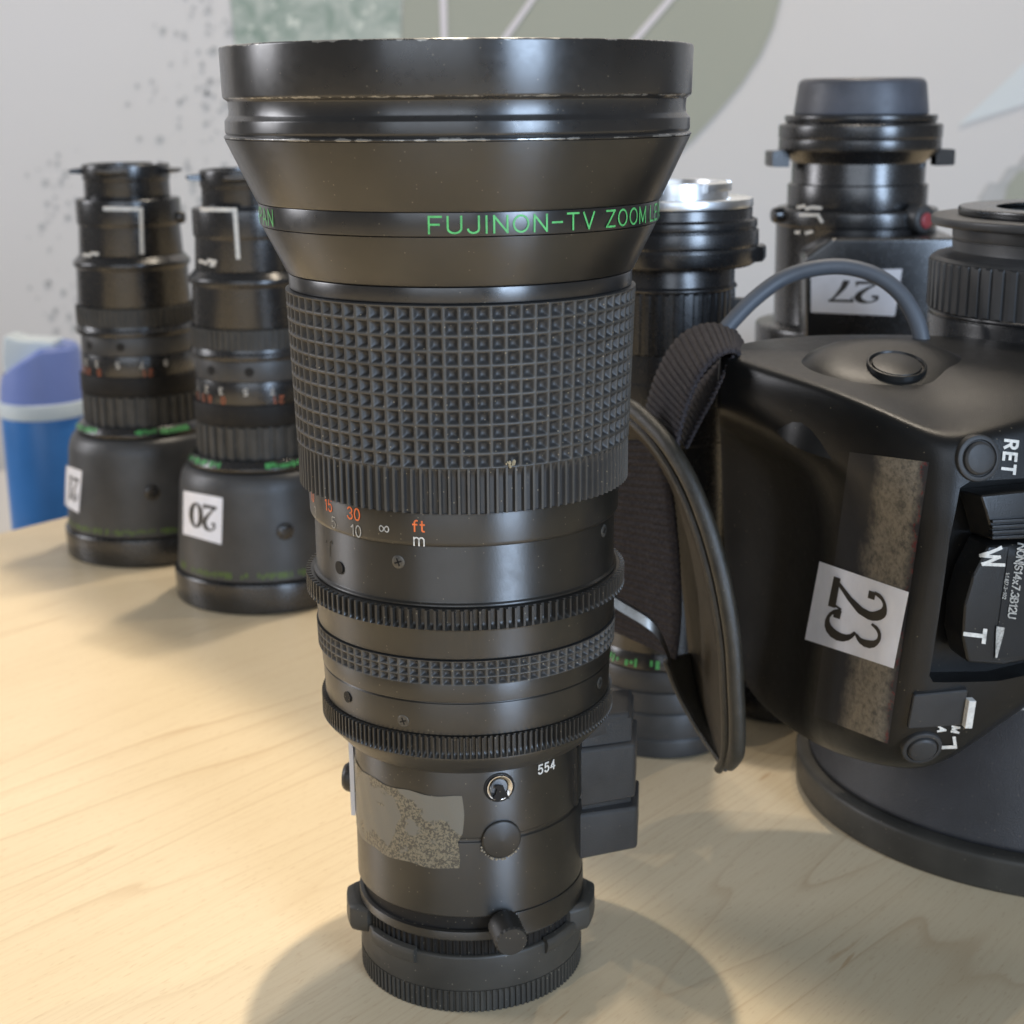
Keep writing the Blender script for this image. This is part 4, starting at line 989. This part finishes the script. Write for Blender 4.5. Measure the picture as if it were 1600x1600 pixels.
# rocker: a deep slot cut into the grip, with the curved block standing in it
_sl = [(1500, 762), (1516, 752), (1660, 742), (1660, 1040), (1560, 1064), (1458, 1066), (1452, 1056), (1484, 840)]
_nn = mean([gripn(x, y) for x, y in _sl[:2] + _sl[4:]]).normalized()
_c = [ongrip(x, y, 0) for x, y in _sl]
cut = MB().hexa([p + _nn * .012 for p in _c], [p - _nn * .0075 for p in _c]).build('slot_cutter', 'gripdark', E5, sharp=0)
bo = grip.modifiers.new('slot', 'BOOLEAN'); bo.operation = 'DIFFERENCE'; bo.object = cut; bo.solver = 'EXACT'
bpy.context.view_layer.update()
nm2 = bpy.data.meshes.new_from_object(grip.evaluated_get(bpy.context.evaluated_depsgraph_get())); grip.modifiers.clear(); grip.data = nm2
bpy.data.objects.remove(cut, do_unlink=True)
nm2.polygons.foreach_set('use_smooth', [True] * len(nm2.polygons)); nm2.set_sharp_from_angle(angle=R(38))
def raised(pts, h0, h1, name, mat, bev=.0006, parent=grip):
    lo = [ongrip(x, y, h0) for x, y in pts]; nn = mean([gripn(x, y) for x, y in pts]).normalized()
    hi = [ongrip(x, y, h0) + nn * h1 for x, y in pts]
    return MB().hexa(hi, lo, bev=bev, segs=3).build(name, mat, parent)
raised([(1516, 770), (1640, 756), (1640, 838), (1536, 842), (1526, 800)], -.007, .0112, 'rocker_crest', 'grip', .0010)
for k in range(4):
    y0 = 808 + k * 8
    raised([(1534, y0), (1640, y0 - 6), (1640, y0), (1534, y0 + 5)], .003, .0016 + .0006, 'rocker_ridge', 'grip', .0002)
rk = raised([(1534, 844), (1640, 838), (1640, 1022), (1560, 1034), (1500, 1030), (1491, 990), (1494, 940), (1508, 894), (1526, 860)], -.007, .0104, 'zoom_rocker', 'grip', .0012)
rv = BVHTree.FromPolygons([v.co + GO for v in rk.data.vertices], [tuple(p.vertices) for p in rk.data.polygons])
def onrock(x, y):
    v = ray(x, y).normalized(); h = rv.ray_cast(CAM, v)
    if h[0] is None: return ongrip(x, y, .0045)
    n = h[1] if h[1].dot(v) < 0 else -h[1]
    return h[0] + n * .00025
rlab = MB().grid([[onrock(*bilinear([(1578, 838), (1640, 838), (1625, 1022), (1552, 1028)], i / 8, j / 12)) for i in range(9)] for j in range(13)]).build('rocker_label', 'gripdark', rk, sharp=0, keepn=True)
def rtext(txt, x, y, h, wd, turn, mat, gap=.3, lift=.0001):
    ls, w_ = text_lines(txt, h, gap); c, s = math.cos(R(turn)), math.sin(R(turn))
    ls = [[(x + (a - w_ / 2) * c - (-(b - h / 2)) * s, y + (a - w_ / 2) * s + (-(b - h / 2)) * c) for a, b in l] for l in ls]
    return strokes(MB(), ls, wd, lambda u, v: onrock(u, v) - ray(u, v) * lift, max(2, wd * .8)).build('lettering', mat, rk, sharp=0, keepn=True)
rtext('W', 1550, 872, 31, 5, 80, 'white')
rtext('T', 1523, 992, 29, 6.4, 97, 'white')
rtext('NON|S14x7.3B12U', 1588, 908, 11.5, 2.2, 98, 'worn_white', .2, .0004)
rtext('1:1.8|7.3-102', 1571, 915, 5.0, 1.0, 98, 'worn_white', .3, .0004)
strokes(MB(), [([(1556, 1026), (1562, 985)], [3, 13]), ], 8, lambda u, v: onrock(u, v) - ray(u, v) * .0004, 4).build('logo_flash', 'worn_white', rk, sharp=0, keepn=True)
# slide switch with white bar, and marks
raised([(1424, 1080), (1512, 1072), (1506, 1128), (1414, 1134)], -.001, .0030, 'slide_switch', 'button', .0008)
raised([(1505, 1086), (1516, 1086), (1509, 1128), (1498, 1128)], .0012, .0022, 'switch_bar', 'white', .0002)
glyphs('M', 1492, 1139, 11, 3, 'lettering', 'white', 100)
glyphs('A', 1471, 1139, 11, 3, 'lettering', 'white', 100)
strokes(MB(), [[(1490, 1152), (1492, 1166), (1468, 1167)]], 5, lambda x, y: ongrip(x, y, .0003), 3).build('white_mark', 'white', grip, sharp=0, keepn=True)
# thumb mound on top with its recessed button
mc = at(1388, 560, .040)
def mound(r_, a, h): return mc + Vector((.026 * r_ * math.cos(a), .020 * r_ * math.sin(a), h))
mb_ = MB(); prof_ = [(1.22, -.020), (1.17, -.012), (1.08, -.0066), (.95, -.0030), (.74, -.0006), (.52, .0002), (.34, .0004)]
nseg = 48; vs = [mound(r_, 2 * PI * i / nseg, h + .0062 * math.sin(2 * PI * i / nseg) * min(1, r_)) for i in range(nseg) for r_, h in prof_]
mm = len(prof_); mb_.add(vs + [mound(0, 0, .0004)], [(i * mm + k, ((i + 1) % nseg) * mm + k, ((i + 1) % nseg) * mm + k + 1, i * mm + k + 1) for i in range(nseg) for k in range(mm - 1)] + [(i * mm + mm - 1, ((i + 1) % nseg) * mm + mm - 1, nseg * mm) for i in range(nseg)])
md_ = mb_.build('thumb_rest', 'grip', grip, sharp=0)
MB().axis_lathe([(.0084, -.002), (.0084, .0003), (.0078, .0005), (.0074, -.0004), (.0070, -.0004), (.0068, .0003), (.00001, .0004)], mc + Vector((.001, -.006, -.0008)), (0.02, -.32, 1), 36, .0001).build('top_button', 'grip', md_)
# cable loop
cab = [(1128, 522, .085), (1146, 500, .087), (1180, 466, .090), (1222, 436, .092), (1270, 420, .092), (1320, 417, .091), (1368, 430, .088), (1406, 458, .085), (1430, 496, .082), (1440, 530, .080), (1443, 560, .079)]
def smooth_path(pts, n=8):
    P = [Vector(p) for p in pts]; out = []
    for i in range(len(P) - 1):
        a, b, c, d_ = P[max(i - 1, 0)], P[i], P[i + 1], P[min(i + 2, len(P) - 1)]
        for k in range(n):
            t = k / n; out.append(.5 * ((2 * b) + (c - a) * t + (2 * a - 5 * b + 4 * c - d_) * t * t + (3 * b - a - 3 * c + d_) * t ** 3))
    out.append(P[-1]); return out
MB().tube(smooth_path([at(*p) for p in cab]), .00255, 16).build('cable', 'cable', E5)
MB().axis_lathe([(.0046, -.006), (.0046, .0012), (.0036, .0022), (.0030, .0026)], at(1443, 548, .079), (0, -.05, 1), 24, .0003).build('cable_gland', 'gripdark', E5)
# hand strap
ST = bpy.data.objects.new('hand_strap', None); COL.objects.link(ST); ST.parent = E5
def ribbed(near, far, name, nrib, amp, mat='webbing', parent=None):
    a = smooth_path([at(*p) for p in near], 40); b = smooth_path([at(*p) for p in far], 40)
    def res(P, n):
        Ls = [0]
        for p, q in zip(P, P[1:]): Ls.append(Ls[-1] + (q - p).length)
        out = []; j = 0
        for i in range(n + 1):
            s = Ls[-1] * i / n
            while j < len(P) - 2 and Ls[j + 1] < s: j += 1
            out.append(P[j].lerp(P[j + 1], (s - Ls[j]) / max(Ls[j + 1] - Ls[j], 1e-9)))
        return out
    n = nrib * 6; a, b = res(a, n), res(b, n); rows = []
    for i in range(n + 1):
        t = (a[min(i + 1, n)] - a[max(i - 1, 0)]).normalized(); wv = (b[i] - a[i]).normalized(); nn = t.cross(wv).normalized()
        o = amp * abs(math.sin(PI * i / 6)) if amp else 0
        rows.append([a[i].lerp(b[i], k / 8) + nn * (o * (1 - .25 * (k in (0, 8))) - .0003 * abs(k - 4) / 4) + wv * (.00025 * math.sin(i * 2.1) if k in (0, 8) else 0) for k in range(9)])
    return MB().grid(rows).build(name, mat, parent or ST, sharp=0, keepn=True, solid=.0012)
ribbed([(1056, 712, .050), (1064, 668, .048), (1078, 622, .046), (1096, 584, .045), (1118, 560, .046), (1142, 550, .050), (1160, 560, .058)],
       [(1006, 672, .082), (1014, 628, .082), (1032, 574, .082), (1062, 528, .082), (1102, 508, .084), (1142, 514, .088), (1160, 536, .092)], 'webbing_loop', 26, .0007)
ribbed([(1146, 556, .054), (1128, 590, .054), (1112, 624, .056), (1092, 660, .060), (1072, 700, .064)], [(1150, 540, .090), (1120, 570, .088), (1090, 604, .088), (1072, 640, .088), (1056, 680, .088)], 'webbing_return', 18, .0007)
ribbed([(1030, 690, .070), (1048, 760, .068), (1058, 840, .066), (1063, 920, .065), (1062, 980, .066), (1056, 1030, .068)],
       [(930, 690, .088), (936, 760, .088), (940, 840, .088), (944, 920, .088), (948, 960, .088), (956, 985, .088)], 'webbing_band', 30, .0006)
near = [(975, 632, .066), (1000, 648, .060), (1040, 690, .050), (1078, 752, .042), (1108, 828, .036), (1130, 910, .032), (1145, 1000, .030), (1150, 1080, .030), (1152, 1136, .031), (1150, 1176, .033), (1140, 1196, .038)]
far = [(965, 672, .086), (990, 694, .086), (1022, 740, .086), (1046, 800, .086), (1062, 870, .086), (1072, 940, .085), (1080, 1020, .082), (1092, 1086, .076), (1108, 1138, .068), (1122, 1172, .056), (1134, 1194, .044)]
ribbed(near, far, 'leather_pad', 14, 0, 'leatherin')
np_ = smooth_path([at(*p) for p in near], 8)
MB().tube(np_, [.0026] * (len(np_) - 8) + [.0026 - .0001 * k for k in range(8)], 14).build('leather_roll', 'leather', ST)
n2 = smooth_path([at(x - 17, y + 6, Y + .004) for x, y, Y in near], 8)
MB().tube(n2, .0015, 10).build('leather_welt', 'leather', ST)
ribbed([(1040, 1030, .070), (1056, 1072, .070), (1080, 1118, .068), (1106, 1160, .060), (1134, 1200, .046)], [(1078, 1020, .080), (1088, 1066, .078), (1102, 1110, .072), (1120, 1152, .062), (1138, 1190, .048)], 'strap_tail', 6, 0, 'leather')
fl = smooth_path([at(*p) for p in ((1040, 1034, .069), (1056, 1076, .069), (1080, 1122, .067), (1106, 1164, .059), (1134, 1202, .045))], 8)
MB().tube(fl, .0009, 8).build('tail_edge', 'leather', ST)
bk = smooth_path([at(*p) for p in ((940, 928, .062), (975, 950, .060), (1008, 970, .058), (1026, 986, .058), (1038, 1008, .059), (1048, 1034, .062))], 6)
bq = MB(); up_ = Vector((0, .35, .9)).normalized()
rows = []
for p in bk: rows.append([p + up_ * .0016 + Vector((0, -.0008, 0)), p + up_ * .0016 + Vector((0, .003, 0)), p - up_ * .0016 + Vector((0, .003, 0)), p - up_ * .0016 + Vector((0, -.0008, 0)), p + up_ * .0016 + Vector((0, -.0008, 0))])
bq.grid(rows).build('buckle', 'buckle', ST)

# ------------------------------------------------------------------ short lens standing behind the hand grip
lc = root('short_lens', (.121, .188, 0), 'short black lens mostly hidden between the leather strap and the hand grip', 'camera lens')
def ps(prof, name, mat, **kw): return MB().lathe(prof, .121, .188, **{'seg': 80, **kw}).build(name, mat, lc)
ps([(.0001, .0001), (.0225, .0001), (.0236, .0010), (.0236, .0130), (.0230, .0138), (.0215, .0140)], 'front_rim', 'lensblack', wd=.0006)
ps([(.021, .0138), (.0222, .0140), (.0215, .0400), (.020, .0402)], 'hood', 'lensgrey')
stud_ring(MB(), 40, .0206, .0214, .0400, .0560, .121, .188, .5).build('focus_grip', 'rubber', lc, sharp=30)
ps([(.019, .0558), (.0210, .0560), (.0205, .1050), (.0190, .1080), (.0001, .1082)], 'barrel', 'lensblack', wd=.0006)

# ------------------------------------------------------------------ blue bottle behind the table edge
bc = at(70, 640, .80); bx0, by0 = bc.x, .80
rB = (67 / FPX) * (bc - CAM).dot(FWD)
zt_, zw0, zw1 = at(70, 536, .80).z, at(70, 660, .80 - rB).z, at(70, 634, .80 - rB).z
BT = root('drinking_bottle', (bx0, by0, -.16), 'blue insulated bottle with white band and periwinkle lid behind the table', 'bottle')
def pb(prof, name, mat, parent=BT, **kw): return MB().lathe(prof, bx0, by0, **{'seg': 72, **kw}).build(name, mat, parent)
pb([(.0001, -.1598), (rB * .94, -.1598), (rB * .98, -.155), (rB * .985, zw0 + .001), (rB * .9, zw0 + .0012)], 'body', 'bluep', wd=.001)
pb([(rB * .9, zw0), (rB * 1.02, zw0 + .0006), (rB * 1.03, zw1 - .0006), (rB * .9, zw1)], 'white_band', 'whitep', wd=.0012)
lidm = MB(); prof_ = [(rB * .97, 0), (rB * .95, .5), (rB * .90, .92), (rB * .82, 1.0), (.0001, 1.0)]
vs = []; nseg = 60
for i in range(nseg):
    a = 360 * i / nseg
    for r_, h in prof_:
        p = polar(bx0, by0, r_, a, 0)
        top = zt_ - .0 + min(0, (p.x - bx0 - rB * .25)) * .62 
        p.z = zw1 - .0005 + (top - zw1) * h; vs.append(p)
mm = len(prof_); lidm.add(vs, [(i * mm + k, ((i + 1) % nseg) * mm + k, ((i + 1) % nseg) * mm + k + 1, i * mm + k + 1) for i in range(nseg) for k in range(mm - 1)])
lidm.build('lid', 'lilac', BT)
sp = [at(x, y, .80 - rB * .55) for x, y in ((6, 592), (3, 560), (5, 524), (30, 532), (84, 534), (80, 556), (52, 574), (28, 588))]
MB().prism(sp, (0, rB * .9, 0), .003, 3).build('spout', 'whitep', BT)
hp = [at(x, y, .80 - rB * .3) for x, y in ((3, 582), (11, 578), (11, 618), (2, 620))]
MB().prism(hp, (0, rB * .5, 0), .002).build('hinge', 'brownp', BT)
